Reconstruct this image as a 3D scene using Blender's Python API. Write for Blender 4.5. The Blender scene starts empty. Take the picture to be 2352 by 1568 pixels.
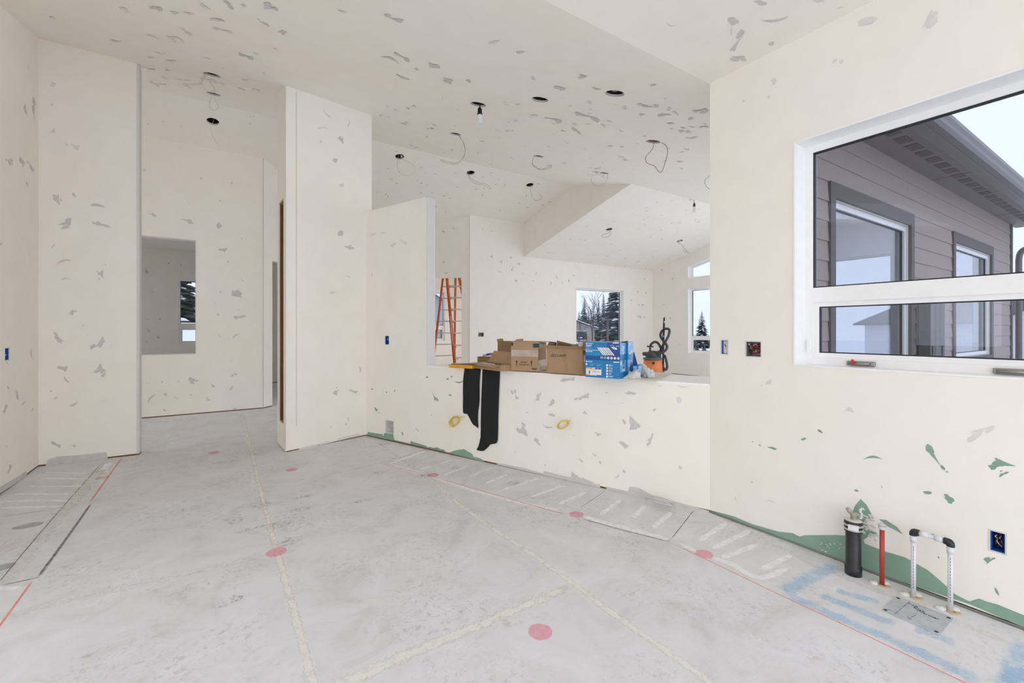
import bpy, bmesh, math, random
from mathutils import Vector, Matrix
from mathutils.geometry import delaunay_2d_cdt
R = math.radians
random.seed(7)
scene = bpy.context.scene
col = scene.collection

# ------------------------------------------------------------------ camera
# world X runs along the kitchen's end walls, world Y along its side walls
F, CX, V0, H, TH = 1020.0, 1176.0, 757.0, 1.30, R(33)
cam_d = bpy.data.cameras.new('camera'); cam = bpy.data.objects.new('camera', cam_d); col.objects.link(cam)
cam.location = (0, 0, H); cam.rotation_euler = (R(90), 0, -TH)
cam_d.sensor_width = 36; cam_d.lens = 36 * F / 2352
cam_d.shift_y = -(784 - V0) / 2352
cam_d.clip_start = 0.05; cam_d.clip_end = 500
scene.camera = cam
# ------------------------------------------------------------------ sky: even overcast
world = bpy.data.worlds.new('overcast'); scene.world = world; world.use_nodes = True
bg = world.node_tree.nodes['Background']
bg.inputs[0].default_value = (0.86, 0.91, 1.0, 1); bg.inputs[1].default_value = 1.0
# ------------------------------------------------------------------ exposure
vs = scene.view_settings
vs.view_transform = 'Standard'; vs.look = 'None'; vs.gamma = 1.0; vs.use_curve_mapping = False
vs.exposure = 1.92
scene.cycles.diffuse_bounces = 9; scene.cycles.max_bounces = 16; scene.cycles.transparent_max_bounces = 24
scene.cycles.sample_clamp_indirect = 8.0
# window openings as sampling portals for the sky: (centre, size along wall, height, normal angle into the room)
def portal(c, w, h, ang):
    l = bpy.data.lights.new('sky_portal', 'AREA'); l.shape = 'RECTANGLE'; l.size = w; l.size_y = h
    l.cycles.is_portal = True
    o = bpy.data.objects.new('sky_portal', l); col.objects.link(o); o.location = c
    d = Vector((math.cos(ang), math.sin(ang), 0)); o.rotation_euler = d.to_track_quat('-Z', 'Z').to_euler()
ADDED_SKYLIGHTS = [(-1.0, 0.5, -3.2, -1.2), (-5.2, -2.4, 2.4, 4.6),
             (4.6, 6.2, 2.05, 2.75), (6.6, 8.4, 2.05, 4.1), (8.8, 10.6, 2.05, 4.1), (-3.6, -2.2, 6.3, 7.2)]     # skylights added out of view for brightness: x0, x1, y0, y1
def portal_down(x0, x1, y0, y1, z):
    l = bpy.data.lights.new('sky_portal', 'AREA'); l.shape = 'RECTANGLE'; l.size = x1 - x0; l.size_y = y1 - y0
    l.cycles.is_portal = True
    o = bpy.data.objects.new('sky_portal', l); col.objects.link(o); o.location = ((x0 + x1) / 2, (y0 + y1) / 2, z)
portal((-1.8, -3.55, 1.25), 9.2, 2.5, R(90)); portal((-6.45, 2.7, 1.55), 1.4, 1.3, 0); portal((3.0, -2.15, 1.28), 2.4, 2.5, R(180)); portal((11.15, 3.6, 1.4), 3.2, 2.6, R(180))
portal((-3.95, 10.6, 1.55), 1.2, 1.3, 0); portal((6.45, 10.8, 1.4), 2.0, 2.2, R(180))
for q in ADDED_SKYLIGHTS: portal_down(*q, 3.054 + 0.2465 * max(0, q[3] - 1.89) + 0.06)
portal((3.05, 0.42, 1.76), 1.8, 1.3, R(180)); portal((11.15, 6.9, 1.9), 1.9, 2.9, R(180)); portal((8.9, 9.2, 1.5), 1.8, 1.8, R(-90))
portal((5.4, 1.72, 1.7), 1.8, 1.5, R(90)); portal((9.0, 1.72, 1.7), 1.8, 1.5, R(90))

# ================================================================== helpers
FW = Vector((math.sin(TH), math.cos(TH), 0)); RT = Vector((math.cos(TH), -math.sin(TH), 0)); UP = Vector((0, 0, 1))
EYE = Vector((0, 0, H))
def ray(u, v): return RT * ((u - CX) / F) + FW + UP * ((V0 - v) / F)
def hit(u, v, o, n):
    r = ray(u, v); o = Vector(o); n = Vector(n); return EYE + r * ((o - EYE).dot(n) / r.dot(n))
def onfloor(u, v, z=0.0): return hit(u, v, (0, 0, z), (0, 0, 1))
def atdepth(u, v, d): return EYE + ray(u, v) * d
def depth_of(P): return (Vector(P) - EYE).dot(FW)
WLOC = {}
def link(name, me, mat, parent=None, smooth=False):
    """me: mesh with WORLD coordinates; the object's origin goes to its parent's base, or to its own base"""
    o = bpy.data.objects.new(name, me); col.objects.link(o)
    if parent is not None:
        base = WLOC[parent.name]; o.parent = parent
    else:
        xs = [v.co for v in me.vertices]
        base = Vector(((min(c.x for c in xs) + max(c.x for c in xs)) / 2, (min(c.y for c in xs) + max(c.y for c in xs)) / 2, min(c.z for c in xs)))
        o.location = base
    me.transform(Matrix.Translation(-base)); WLOC[o.name] = base
    for m in (mat if isinstance(mat, (list, tuple)) else [mat]): me.materials.append(m)
    if smooth:
        me.polygons.foreach_set('use_smooth', [True] * len(me.polygons))
    me.update()
    return o
def thing(name, label, cat, loc, group=None, kind=None):
    o = bpy.data.objects.new(name, None); col.objects.link(o); o.location = loc; o.empty_display_size = 0.05
    WLOC[o.name] = Vector(loc); return tag(o, label, cat, group, kind)
def tag(o, label=None, cat=None, group=None, kind=None):
    if label: o['label'] = label
    if cat: o['category'] = cat
    if group: o['group'] = group
    if kind: o['kind'] = kind
    return o
class MB:
    def __init__(s): s.v = []; s.f = []; s.m = []; s.uv = {}
    def add(s, vs, fs, mi=0):
        b = len(s.v); s.v += [Vector(v) for v in vs]; s.f += [tuple(i + b for i in f) for f in fs]; s.m += [mi] * len(fs); return b
    def box(s, c, size, ax=None, mi=0):
        x, y, z = ax or (Vector((1, 0, 0)), Vector((0, 1, 0)), Vector((0, 0, 1))); c = Vector(c)
        P = [c + x * (i * size[0] / 2) + y * (j * size[1] / 2) + z * (k * size[2] / 2) for k in (-1, 1) for j in (-1, 1) for i in (-1, 1)]
        s.add(P, [(0, 2, 3, 1), (4, 5, 7, 6), (0, 1, 5, 4), (2, 6, 7, 3), (0, 4, 6, 2), (1, 3, 7, 5)], mi); return s
    def bx(s, x0, x1, y0, y1, z0, z1, mi=0): return s.box(((x0 + x1) / 2, (y0 + y1) / 2, (z0 + z1) / 2), (abs(x1 - x0), abs(y1 - y0), abs(z1 - z0)), None, mi)
    def tube(s, pts, r, n=8, mi=0, caps=True):
        pts = [Vector(p) for p in pts]; rs = r if isinstance(r, (list, tuple)) else [r] * len(pts); rings = []; prev = None
        for i, p in enumerate(pts):
            t = (pts[min(i + 1, len(pts) - 1)] - pts[max(i - 1, 0)]).normalized()
            if prev is None: a = t.orthogonal().normalized()
            else: a = (prev - t * prev.dot(t)); a = a.normalized() if a.length > 1e-6 else t.orthogonal().normalized()
            prev = a; b = t.cross(a)
            rings.append(s.add([p + (a * math.cos(2 * math.pi * k / n) + b * math.sin(2 * math.pi * k / n)) * rs[i] for k in range(n)], []))
        for i in range(len(pts) - 1):
            A, B = rings[i], rings[i + 1]
            for k in range(n): s.f.append((A + k, A + (k + 1) % n, B + (k + 1) % n, B + k)); s.m.append(mi)
        if caps:
            s.f.append(tuple(rings[0] + k for k in reversed(range(n)))); s.f.append(tuple(rings[-1] + k for k in range(n))); s.m += [mi, mi]
        return s
    def lathe(s, c, prof, n=24, mi=0, axis=None):
        c = Vector(c); z = (axis or Vector((0, 0, 1))).normalized(); x = z.orthogonal().normalized(); y = z.cross(x); rings = []
        for r, h in prof: rings.append(s.add([c + z * h + (x * math.cos(2 * math.pi * k / n) + y * math.sin(2 * math.pi * k / n)) * max(r, 1e-5) for k in range(n)], []))
        for i in range(len(prof) - 1):
            for k in range(n): s.f.append((rings[i] + k, rings[i] + (k + 1) % n, rings[i + 1] + (k + 1) % n, rings[i + 1] + k)); s.m.append(mi)
        return s
    def mesh(s, name='m'):
        me = bpy.data.meshes.new(name); me.from_pydata(s.v, [], s.f); me.polygons.foreach_set('material_index', s.m); me.update(); return me
    def build(s, name, mat, parent=None, smooth=False): return link(name, s.mesh(name), mat, parent, smooth)
def inside(c, l):
    r = False; j = len(l) - 1
    for i in range(len(l)):
        if (l[i][1] > c[1]) != (l[j][1] > c[1]) and c[0] < (l[j][0] - l[i][0]) * (c[1] - l[i][1]) / (l[j][1] - l[i][1]) + l[i][0]: r = not r
        j = i
    return r
def slab_mb(outer, holes, fn, thick, mb=None, mi=0):
    """polygon with holes in a plane, fn(a, b, depth) -> world; front at depth 0"""
    mb = mb or MB(); loops = [list(outer)] + [list(h) for h in holes]; flat = [q for l in loops for q in l]
    ed = []; o = 0
    for l in loops: ed += [(o + i, o + (i + 1) % len(l)) for i in range(len(l))]; o += len(l)
    _, _, tris, ov, _, _ = delaunay_2d_cdt([Vector(q) for q in flat], ed, [], 0, 1e-7)
    n = len(flat); back = [(o_[0] if o_ else 0) for o_ in ov]; tris = [tuple(back[i] for i in t) for t in tris]
    def keep(t):
        c = ((flat[t[0]][0] + flat[t[1]][0] + flat[t[2]][0]) / 3, (flat[t[0]][1] + flat[t[1]][1] + flat[t[2]][1]) / 3)
        return inside(c, loops[0]) and not any(inside(c, l) for l in loops[1:])
    tris = [t for t in tris if keep(t)]; b0 = mb.add([fn(a, b, 0) for a, b in flat] + [fn(a, b, thick) for a, b in flat], [])
    for t in tris:
        mb.f.append(tuple(b0 + i for i in t)); mb.f.append(tuple(b0 + n + i for i in reversed(t))); mb.m += [mi, mi]
    o = 0
    for l in loops:
        k = len(l)
        for i in range(k): mb.f.append((b0 + o + i, b0 + o + (i + 1) % k, b0 + n + o + (i + 1) % k, b0 + n + o + i)); mb.m.append(mi)
        o += k
    return mb
def fixn(o):
    bm = bmesh.new(); bm.from_mesh(o.data); bmesh.ops.recalc_face_normals(bm, faces=bm.faces); bm.to_mesh(o.data); bm.free(); return o
def smooth_path(pts, k=6, closed=False):
    pts = [Vector(p) for p in pts]; out = []; n = len(pts)
    for i in range(n if closed else n - 1):
        g = (lambda j: pts[j % n]) if closed else (lambda j: pts[max(0, min(n - 1, j))])
        p0, p1, p2, p3 = g(i - 1), g(i), g(i + 1), g(i + 2)
        for q in range(k):
            t = q / k; out.append(0.5 * ((2 * p1) + (p2 - p0) * t + (2 * p0 - 5 * p1 + 4 * p2 - p3) * t * t + (3 * p1 - p0 - 3 * p2 + p3) * t ** 3))
    if not closed: out.append(pts[-1])
    return out
def bevel(o, w=0.004, seg=2):
    m = o.modifiers.new('edge', 'BEVEL'); m.width = w; m.segments = seg; m.limit_method = 'ANGLE'; return o
def copy_tree(o, parent=None):
    c = o.copy(); col.objects.link(c); c.parent = parent
    for ch in list(o.children): copy_tree(ch, c)
    return c

# ================================================================== materials
def newmat(name):
    m = bpy.data.materials.new(name); m.use_nodes = True; nt = m.node_tree; nt.nodes.clear()
    out = nt.nodes.new('ShaderNodeOutputMaterial'); b = nt.nodes.new('ShaderNodeBsdfPrincipled'); nt.links.new(b.outputs[0], out.inputs[0]); return m, nt, b, out
def noise(nt, scale, detail=3, vec=None, rough=0.55, dist=0.0):
    n = nt.nodes.new('ShaderNodeTexNoise'); n.inputs['Scale'].default_value = scale; n.inputs['Detail'].default_value = detail; n.inputs['Roughness'].default_value = rough; n.inputs['Distortion'].default_value = dist
    if vec is not None: nt.links.new(vec, n.inputs['Vector'])
    return n.outputs['Fac']
def coords(nt, scale=(1, 1, 1), rot=(0, 0, 0), kind='Object'):
    t = nt.nodes.new('ShaderNodeTexCoord'); m = nt.nodes.new('ShaderNodeMapping'); m.inputs['Scale'].default_value = scale; m.inputs['Rotation'].default_value = rot
    nt.links.new(t.outputs[kind], m.inputs[0]); return m.outputs[0]
def geopos(nt, scale=(1, 1, 1), rot=(0, 0, 0)):
    t = nt.nodes.new('ShaderNodeNewGeometry'); m = nt.nodes.new('ShaderNodeMapping'); m.inputs['Scale'].default_value = scale; m.inputs['Rotation'].default_value = rot
    nt.links.new(t.outputs['Position'], m.inputs[0]); return m.outputs[0]
def ramp(nt, fac, stops):
    r = nt.nodes.new('ShaderNodeValToRGB'); nt.links.new(fac, r.inputs[0]); e = r.color_ramp.elements
    while len(e) < len(stops): e.new(0.5)
    for x, (p, c) in zip(e, stops): x.position = p; x.color = (*c, 1) if len(c) == 3 else c
    return r.outputs[0]
def mixc(nt, fac, a, b, mode='MIX'):
    m = nt.nodes.new('ShaderNodeMix'); m.data_type = 'RGBA'; m.blend_type = mode
    for sock, val in ((m.inputs[0], fac), (m.inputs[6], a), (m.inputs[7], b)):
        if hasattr(val, 'is_linked'): nt.links.new(val, sock)
        else: sock.default_value = val if isinstance(val, float) else (*val, 1)
    return m.outputs[2]
def mth(nt, op, a, b=None, clamp=False):
    m = nt.nodes.new('ShaderNodeMath'); m.operation = op; m.use_clamp = clamp
    for i, x in enumerate((a, b)):
        if x is None: continue
        if hasattr(x, 'is_linked'): nt.links.new(x, m.inputs[i])
        else: m.inputs[i].default_value = x
    return m.outputs[0]
def bump(nt, b, h, dist=0.01, st=0.4):
    n = nt.nodes.new('ShaderNodeBump'); n.inputs['Strength'].default_value = st; n.inputs['Distance'].default_value = dist
    nt.links.new(h, n.inputs['Height']); nt.links.new(n.outputs[0], b.inputs['Normal'])
M = {}
def plain(name, c, rough=0.6, metal=0.0, var=0.08, scale=18, spec=None, sheen=0.0):
    m, nt, b, _ = newmat(name); v = geopos(nt); f = noise(nt, scale, 4, v)
    lo = tuple(x * (1 - var) for x in c); hi = tuple(min(1, x * (1 + var)) for x in c)
    nt.links.new(ramp(nt, f, [(0.3, lo), (0.7, hi)]), b.inputs['Base Color']); b.inputs['Roughness'].default_value = rough; b.inputs['Metallic'].default_value = metal
    if spec is not None: b.inputs['Specular IOR Level'].default_value = spec
    M[name] = m; return m
# taped and skim-coated drywall: cream mud with cooler, thinner areas
def drywall(name, a, c2):
    m, nt, b, _ = newmat(name); v = geopos(nt); f = noise(nt, 0.9, 3, v, 0.5, 0.6); g = noise(nt, 5.0, 5, v)
    c = ramp(nt, f, [(0.38, a), (0.64, c2)])
    c = mixc(nt, 0.10, c, ramp(nt, g, [(0.3, (0.62, 0.58, 0.53)), (0.7, (0.9, 0.86, 0.80))]))
    nt.links.new(c, b.inputs['Base Color']); b.inputs['Roughness'].default_value = 0.85; b.inputs['Specular IOR Level'].default_value = 0.2
    bump(nt, b, noise(nt, 40, 3, v), 0.002, 0.15); M[name] = m
drywall('mud', (0.94, 0.892, 0.80), (0.93, 0.893, 0.838))
plain('bare', (0.635, 0.605, 0.59), 0.9, var=0.06, scale=30); plain('bare_pale', (0.755, 0.725, 0.70), 0.9, var=0.05, scale=30)
plain('greenboard', (0.255, 0.40, 0.30), 0.85, var=0.09, scale=14); plain('bead', (0.70, 0.675, 0.66), 0.7, var=0.03)
plain('white_trim', (0.93, 0.925, 0.91), 0.45, var=0.02); plain('vinyl', (0.91, 0.905, 0.89), 0.4, var=0.02); plain('gasket', (0.012, 0.015, 0.02), 0.5)
plain('satin_metal', (0.36, 0.34, 0.31), 0.35, 0.9, 0.05); plain('red_plastic', (0.62, 0.03, 0.03), 0.35)
plain('soil_plate', (0.20, 0.085, 0.04), 0.8, var=0.3, scale=40); plain('gap_dark', (0.03, 0.025, 0.02), 0.9)
def wood(name, a, c2, scale=(2, 2, 0.25)):
    m, nt, b, _ = newmat(name); v = geopos(nt, scale); f = noise(nt, 14, 6, v, 0.6, 1.2)
    nt.links.new(ramp(nt, f, [(0.3, a), (0.7, c2)]), b.inputs['Base Color']); b.inputs['Roughness'].default_value = 0.7; M[name] = m
wood('stud', (0.17, 0.06, 0.02), (0.29, 0.115, 0.04)); wood('plywood', (0.42, 0.30, 0.19), (0.55, 0.42, 0.29), (1, 1, 4))
def glass(name, tint, refl=1.0):
    m, nt, b, out = newmat(name); nt.nodes.remove(b); t = nt.nodes.new('ShaderNodeBsdfTransparent'); t.inputs[0].default_value = (*tint, 1)
    g = nt.nodes.new('ShaderNodeBsdfGlossy'); g.inputs['Roughness'].default_value = 0.01; lw = nt.nodes.new('ShaderNodeLayerWeight'); fr = mth(nt, 'ADD', mth(nt, 'MULTIPLY', mth(nt, 'POWER', lw.outputs['Facing'], 5.0), 0.9), 0.035)
    mx = nt.nodes.new('ShaderNodeMixShader'); nt.links.new(mth(nt, 'MULTIPLY', fr, refl, True), mx.inputs[0]); nt.links.new(t.outputs[0], mx.inputs[1]); nt.links.new(g.outputs[0], mx.inputs[2]); nt.links.new(mx.outputs[0], out.inputs[0]); M[name] = m
glass('glass', (0.53, 0.545, 0.58)); glass('glass_mid', (0.84, 0.86, 0.90)); glass('glass_clear', (0.97, 0.97, 0.98))
def concrete():
    m, nt, b, _ = newmat('concrete'); v = geopos(nt)
    big = noise(nt, 0.55, 4, v, 0.6, 0.8); mid = noise(nt, 3.2, 7, v, 0.68, 1.0); fine = noise(nt, 30, 8, v, 0.75, 0.6)
    c = ramp(nt, mid, [(0.30, (0.54, 0.53, 0.515)), (0.45, (0.67, 0.67, 0.68)), (0.60, (0.73, 0.735, 0.755)), (0.78, (0.83, 0.83, 0.85))])
    c = mixc(nt, 0.35, c, ramp(nt, big, [(0.3, (0.72, 0.695, 0.66)), (0.7, (0.78, 0.785, 0.805))]))
    # scratched trowel and drag marks in dust
    for i, (rot, sc) in enumerate(((R(20), (3, 26, 1)), (R(-48), (2.4, 30, 1)))):
        st = noise(nt, 6, 8, geopos(nt, sc, (0, 0, rot)), 0.75, 0.4); sm = noise(nt, 1.1 + i, 3, v)
        c = mixc(nt, mth(nt, 'MULTIPLY', ramp(nt, st, [(0.56, (0, 0, 0)), (0.68, (1, 1, 1))]), mth(nt, 'MULTIPLY', sm, 0.55)), c, (0.92, 0.91, 0.905))
    c = mixc(nt, mth(nt, 'MULTIPLY', ramp(nt, fine, [(0.36, (1, 1, 1)), (0.48, (0, 0, 0))]), ramp(nt, noise(nt, 1.7, 3, v), [(0.45, (0, 0, 0)), (0.62, (0.62, 0.62, 0.62))])), c, (0.38, 0.355, 0.32))
    nt.links.new(c, b.inputs['Base Color']); b.inputs['Roughness'].default_value = 0.72; b.inputs['Specular IOR Level'].default_value = 0.3
    bump(nt, b, fine, 0.004, 0.25); M['concrete'] = m
concrete()
def marks(name, c, strength=0.8, nscale=20, soft=True, lo=0.35, hi=0.6, base=0.4, rag=0.35):
    """paint, chalk or dust lying on a surface; feathered across the ribbon (UV v)"""
    m, nt, b, out = newmat(name); v = geopos(nt); uvn = nt.nodes.new('ShaderNodeUVMap'); sp = nt.nodes.new('ShaderNodeSeparateXYZ'); nt.links.new(uvn.outputs[0], sp.inputs[0])
    n = ramp(nt, noise(nt, nscale, 6, v, 0.7), [(lo, (0, 0, 0)), (hi, (1, 1, 1))])
    if soft:
        e = mth(nt, 'SUBTRACT', 1.0, mth(nt, 'ABSOLUTE', mth(nt, 'SUBTRACT', mth(nt, 'MULTIPLY', sp.outputs[1], 2.0), 1.0)))
        e = mth(nt, 'ADD', e, mth(nt, 'MULTIPLY', mth(nt, 'SUBTRACT', noise(nt, 16, 5, v, 0.7), 0.55), rag), True)
        e = mth(nt, 'MULTIPLY', e, mth(nt, 'MULTIPLY', mth(nt, 'SUBTRACT', 1.0, mth(nt, 'ABSOLUTE', mth(nt, 'SUBTRACT', mth(nt, 'MULTIPLY', sp.outputs[0], 2.0), 1.0))), 4.0, True), True)
        fac = mth(nt, 'MULTIPLY', mth(nt, 'MULTIPLY', e, 2.0, True), mth(nt, 'ADD', mth(nt, 'MULTIPLY', n, 1 - base), base))
    else: fac = mth(nt, 'ADD', mth(nt, 'MULTIPLY', n, 0.5), 0.5)
    fac = mth(nt, 'MULTIPLY', fac, strength, True)
    t = nt.nodes.new('ShaderNodeBsdfTransparent'); mx = nt.nodes.new('ShaderNodeMixShader'); b.inputs['Base Color'].default_value = (*c, 1); b.inputs['Roughness'].default_value = 0.9; b.inputs['Specular IOR Level'].default_value = 0.1
    nt.links.new(fac, mx.inputs[0]); nt.links.new(t.outputs[0], mx.inputs[1]); nt.links.new(b.outputs[0], mx.inputs[2]); nt.links.new(mx.outputs[0], out.inputs[0]); M[name] = m
marks('chalk', (0.97, 0.97, 0.98), 0.9, 30, base=0.72); marks('orange_line', (0.95, 0.30, 0.20), 0.75, 30, lo=0.25, hi=0.5); marks('pink_dot', (0.95, 0.42, 0.50), 0.68, 30, False, 0.3, 0.6)
marks('blue_spray', (0.42, 0.66, 0.90), 0.5, 14, lo=0.3, hi=0.65, base=0.25, rag=1.6); marks('pencil', (0.13, 0.15, 0.16), 0.7, 40); marks('joint', (0.88, 0.85, 0.78), 0.85, 14, lo=0.25, hi=0.5, rag=1.5); marks('stain', (0.25, 0.25, 0.25), 0.4, 18, False, 0.4, 0.6)
marks('stain_faint', (0.30, 0.28, 0.25), 0.6, 34, True, 0.50, 0.64, base=0.05); marks('pink_faint', (0.92, 0.40, 0.40), 0.35, 30, False, 0.3, 0.6)
marks('haze_blue', (0.60, 0.64, 0.67), 0.35, 8); marks('joint_faint', (0.88, 0.85, 0.80), 0.5, 10, lo=0.3, hi=0.6, rag=1.8)
plain('smear', (0.72, 0.68, 0.62), 0.9, var=0.04)

# ================================================================== the place: measured plan
PL, PR = -1.474, 2.905                     # kitchen side walls
S_SHORT, S_HALL, S_BACK, S_OUT = 5.985, 8.40, 9.14, 12.30
K, S0, Z0 = 0.2465, 1.89, 3.054            # vaulted ceiling
RIDGE, GRIDGE, PFAS, PFAR = 7.33, 5.65, 6.38, 11.10
Q0, Q1, R0 = Vector((0.547, 5.255, 0)), Vector((1.461, 5.545, 0)), Vector((PR, 1.885, 0))
dB = (R0 - Q1).normalized(); nB = Vector((-dB.y, dB.x, 0))      # half wall: along, and away from the kitchen
LEN_B = (R0 - Q1).length
zmain = lambda s: Z0 + K * (s - S0)
ZR = zmain(RIDGE); zback = lambda s: ZR - K * (s - RIDGE)
ZG = zmain(GRIDGE); zgreat = lambda s: ZG - K * (s - GRIDGE)

# ------------------------------------------------------------------ walls
class Wall: pass
WALLS = {}
def wall(name, A, B, top, thick, label, holes=(), mat='mud', z0=0.0, plate=True, ext=0.0, bottom=0.016):
    """face runs from A to B (floor points); the room it faces lies to the left of A->B"""
    A = Vector((A[0], A[1], 0)); B = Vector((B[0], B[1], 0)); d = (B - A).normalized(); n = Vector((-d.y, d.x, 0)); L = (B - A).length
    w = Wall(); w.A, w.d, w.n, w.L = A, d, n, L
    fn = lambda a, b, t: A + d * a + UP * b - n * t
    w.fn = fn
    tp = top if isinstance(top, (list, tuple)) else [(0, top), (L, top)]
    zb = max(z0, bottom) if z0 == 0 else z0
    # openings that reach the floor are cut into the outline
    outer = [(0, zb)]
    for h in sorted([h for h in holes if isinstance(h, tuple) and h[2] <= 0.02], key=lambda h: h[0]):
        outer += [(h[0], zb), (h[0], h[3]), (h[1], h[3]), (h[1], zb)]
    outer += [(L, zb)] + [(a, z) for a, z in reversed(tp)]
    hs = []
    for h in holes:
        if isinstance(h, tuple):
            if h[2] > 0.02: hs.append([(h[0], h[2]), (h[1], h[2]), (h[1], h[3]), (h[0], h[3])])
        else: hs.append(h)
    o = fixn(slab_mb(outer, hs, fn, thick).build(name, M[mat])); tag(o, label, 'wall', None, 'structure'); w.o = o
    if plate and z0 == 0:
        segs = []; x = 0.0
        for h in sorted([h for h in holes if isinstance(h, tuple) and h[2] <= 0.02], key=lambda h: h[0]): segs.append((x, h[0])); x = h[1]
        segs.append((x, L))
        for a0, a1 in segs:
            if a1 - a0 > 0.02:
                mb = MB(); mb.box(A + d * ((a0 + a1) / 2) - n * (0.006 + (thick - 0.012) / 2) + UP * 0.010, (a1 - a0, thick - 0.012, 0.0195), (d, n, UP)); mb.build('bottom_plate', M['soil_plate'], o)
    w.coord = lambda u, v: (lambda P: ((P - A).dot(d), P.z))(hit(u, v, A, n))
    w.pt = lambda u, v, off=0.0: hit(u, v, A, n) + n * off
    if name == 'wall_right':
        for c_ in o.children: c_.data.materials[0] = M['gap_dark']
    WALLS[name] = w; return w
BOXHOLES = {}
def pxrect(A, B, us):
    """pixel rectangles -> hole tuples on the wall A->B"""
    A = Vector((A[0], A[1], 0)); B = Vector((B[0], B[1], 0)); d = (B - A).normalized(); n = Vector((-d.y, d.x, 0)); out = []
    for (u0, v0, u1, v1) in us:
        uc, vc = (u0 + u1) / 2, (v0 + v1) / 2
        a0 = (hit(u0, vc, A, n) - A).dot(d); a1 = (hit(u1, vc, A, n) - A).dot(d); z1 = hit(uc, v0, A, n).z; z0 = hit(uc, v1, A, n).z
        out.append((min(a0, a1), max(a0, a1), z0, z1))
    return out
# faces to the left of A->B
wl = ((PL, 6.05), (PL, 3.2)); bl = pxrect(*wl, [(11, 799, 21, 827)])
wall('wall_left', *wl, [(0, zmain(6.05) + 0.1), (2.85, zmain(3.2) + 0.1)], 0.13, 'cream skim-coated wall at the left edge, with one blue switch box', bl)
wall('wall_entry', (-0.735, S_SHORT), (-3.0, S_SHORT), zmain(S_SHORT) + 0.08, 0.14, 'narrow cream wall panel beside the hall opening, with grey trowel patches')
pts_in = pxrect((0.55, S_HALL), (-4.0, S_HALL), [(318, 546.5, 449, 813.5)])[0]
pts_in = (pts_in[0], pts_in[0] + 1.45, pts_in[2], pts_in[3])
wall('wall_hall', (0.55, S_HALL), (-4.0, S_HALL), zback(S_HALL) + 0.08, 0.14, 'hall wall with a rectangular pass-through opening into a bedroom', [pts_in])
MEET = Vector((3.03, 10.88, 0))
dcor = ((MEET.x, MEET.y), (0.55, S_HALL)); Ld = (MEET - Vector((0.55, S_HALL, 0))).length
dd = pxrect(*dcor, [(625.5, 594, 640, 930)])[0]
wall('wall_angle_1', *dcor, [(0, zback(MEET.y) + 0.08), (Ld, zback(S_HALL) + 0.08)], 0.13, 'bright angled wall beside the hall with a bedroom doorway', [(dd[1] - 0.86, dd[1], 0, 2.47)])
ccor = ((4.77, S_BACK), (MEET.x, MEET.y)); Lc = (MEET - Vector((4.77, S_BACK, 0))).length
cd = pxrect(*ccor, [(998, 637, 1060, 800)])[0]
wall('wall_angle_2', *ccor, [(0, zback(S_BACK) + 0.08), (Lc, zback(MEET.y) + 0.08)], 0.13, 'angled wall with the doorway where the orange ladder stands', [(cd[0], cd[0] + 0.92, 0, cd[3])])
bw = ((PFAR + 0.1, S_BACK), (4.77, S_BACK))
bb = pxrect(*bw, [(1098.5, 763.5, 1111, 773)])
WB = pxrect(*bw, [(1323, 659, 1433, 700)])[0]; WB = (WB[0], WB[1], 0.63, 2.45)
wall('wall_back', *bw, [(0, zgreat(S_BACK) - 0.0), (PFAR + 0.1 - PFAS, zgreat(S_BACK)), (PFAR + 0.1 - PFAS + 0.001, zback(S_BACK) + 0.05), (PFAR + 0.1 - 4.77, zback(S_BACK) + 0.05)], 0.16, 'far back wall of the great room with one tall window', [WB] + bb)
fr = ((PFAR, 1.75), (PFAR, S_BACK)); A_ = lambda s: s - 1.75
WF0, WF1 = A_(5.95), A_(7.89)
up = [(WF0, 2.75), (WF1, 2.75), (WF1, 3.10), (WF0, 3.10 + K * 1.94)]
wall('wall_right_far', *fr, [(0, Z0 - 0.03), (A_(GRIDGE), ZG), (A_(S_BACK), zgreat(S_BACK))], 0.18, 'far right gable wall of the great room with stacked windows', [(WF0, WF1, 0.63, 2.47), up, (A_(2.1), A_(5.3), 0.0, 2.85)])
FWN = [(1.56, 3.45, 0.92, 2.45), (5.13, 7.02, 0.92, 2.45)]     # along wall from x = PR
wall('wall_front', (PR + 0.02, 1.89), (PFAR + 0.15, 1.89), Z0 + 0.06, 0.15, 'outside wall of the great room wing, clad in brown lap siding', FWN)
rw = ((PR, -3.6), (PR, 1.885)); ADDED_PATIO = (0.25, 2.65, 0.0, 2.55); rb = pxrect(*rw, [(1656.5, 781, 1672, 813), (1713, 784, 1748, 819), (2273, 1221, 2310, 1268)])  # patio opening added out of frame to bring in daylight
WK = (-0.5 + 3.6, 1.333 + 3.6, 1.080, 2.438)
wall('wall_right', *rw, Z0 + 0.04, 0.17, 'long cream kitchen wall with the wide window and green board showing below', [WK, ADDED_PATIO] + rb)
# kitchen rear and dining walls (behind the camera), with big openings added to light the room
wall('wall_rear', (-6.5, -3.6), (PR + 0.17, -3.6), Z0 + 0.04, 0.15, 'rear wall behind the camera with added glazed openings', [(0.2, 4.4, 0.0, 2.55), (4.7, 9.3, 0.0, 2.55)])
wall('wall_dining', (-6.5, 6.0), (-6.5, -3.75), [(0, zmain(6.0) + 0.08), (4.11, Z0 + 0.05), (9.75, Z0 + 0.05)], 0.15, 'dining side wall with an added window', [(2.6, 4.0, 0.9, 2.2)])
wall('wall_dining_end', (-3.0, 5.985), (-6.65, 5.985), zmain(5.985) + 0.08, 0.14, 'dining end wall')
wall('wall_hall_end', (-4.0, 8.55), (-4.0, 6.1), ZR + 0.1, 0.14, 'left end wall of the hall with an added window', [(0.5, 1.6, 0.5, 2.44)])
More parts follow.
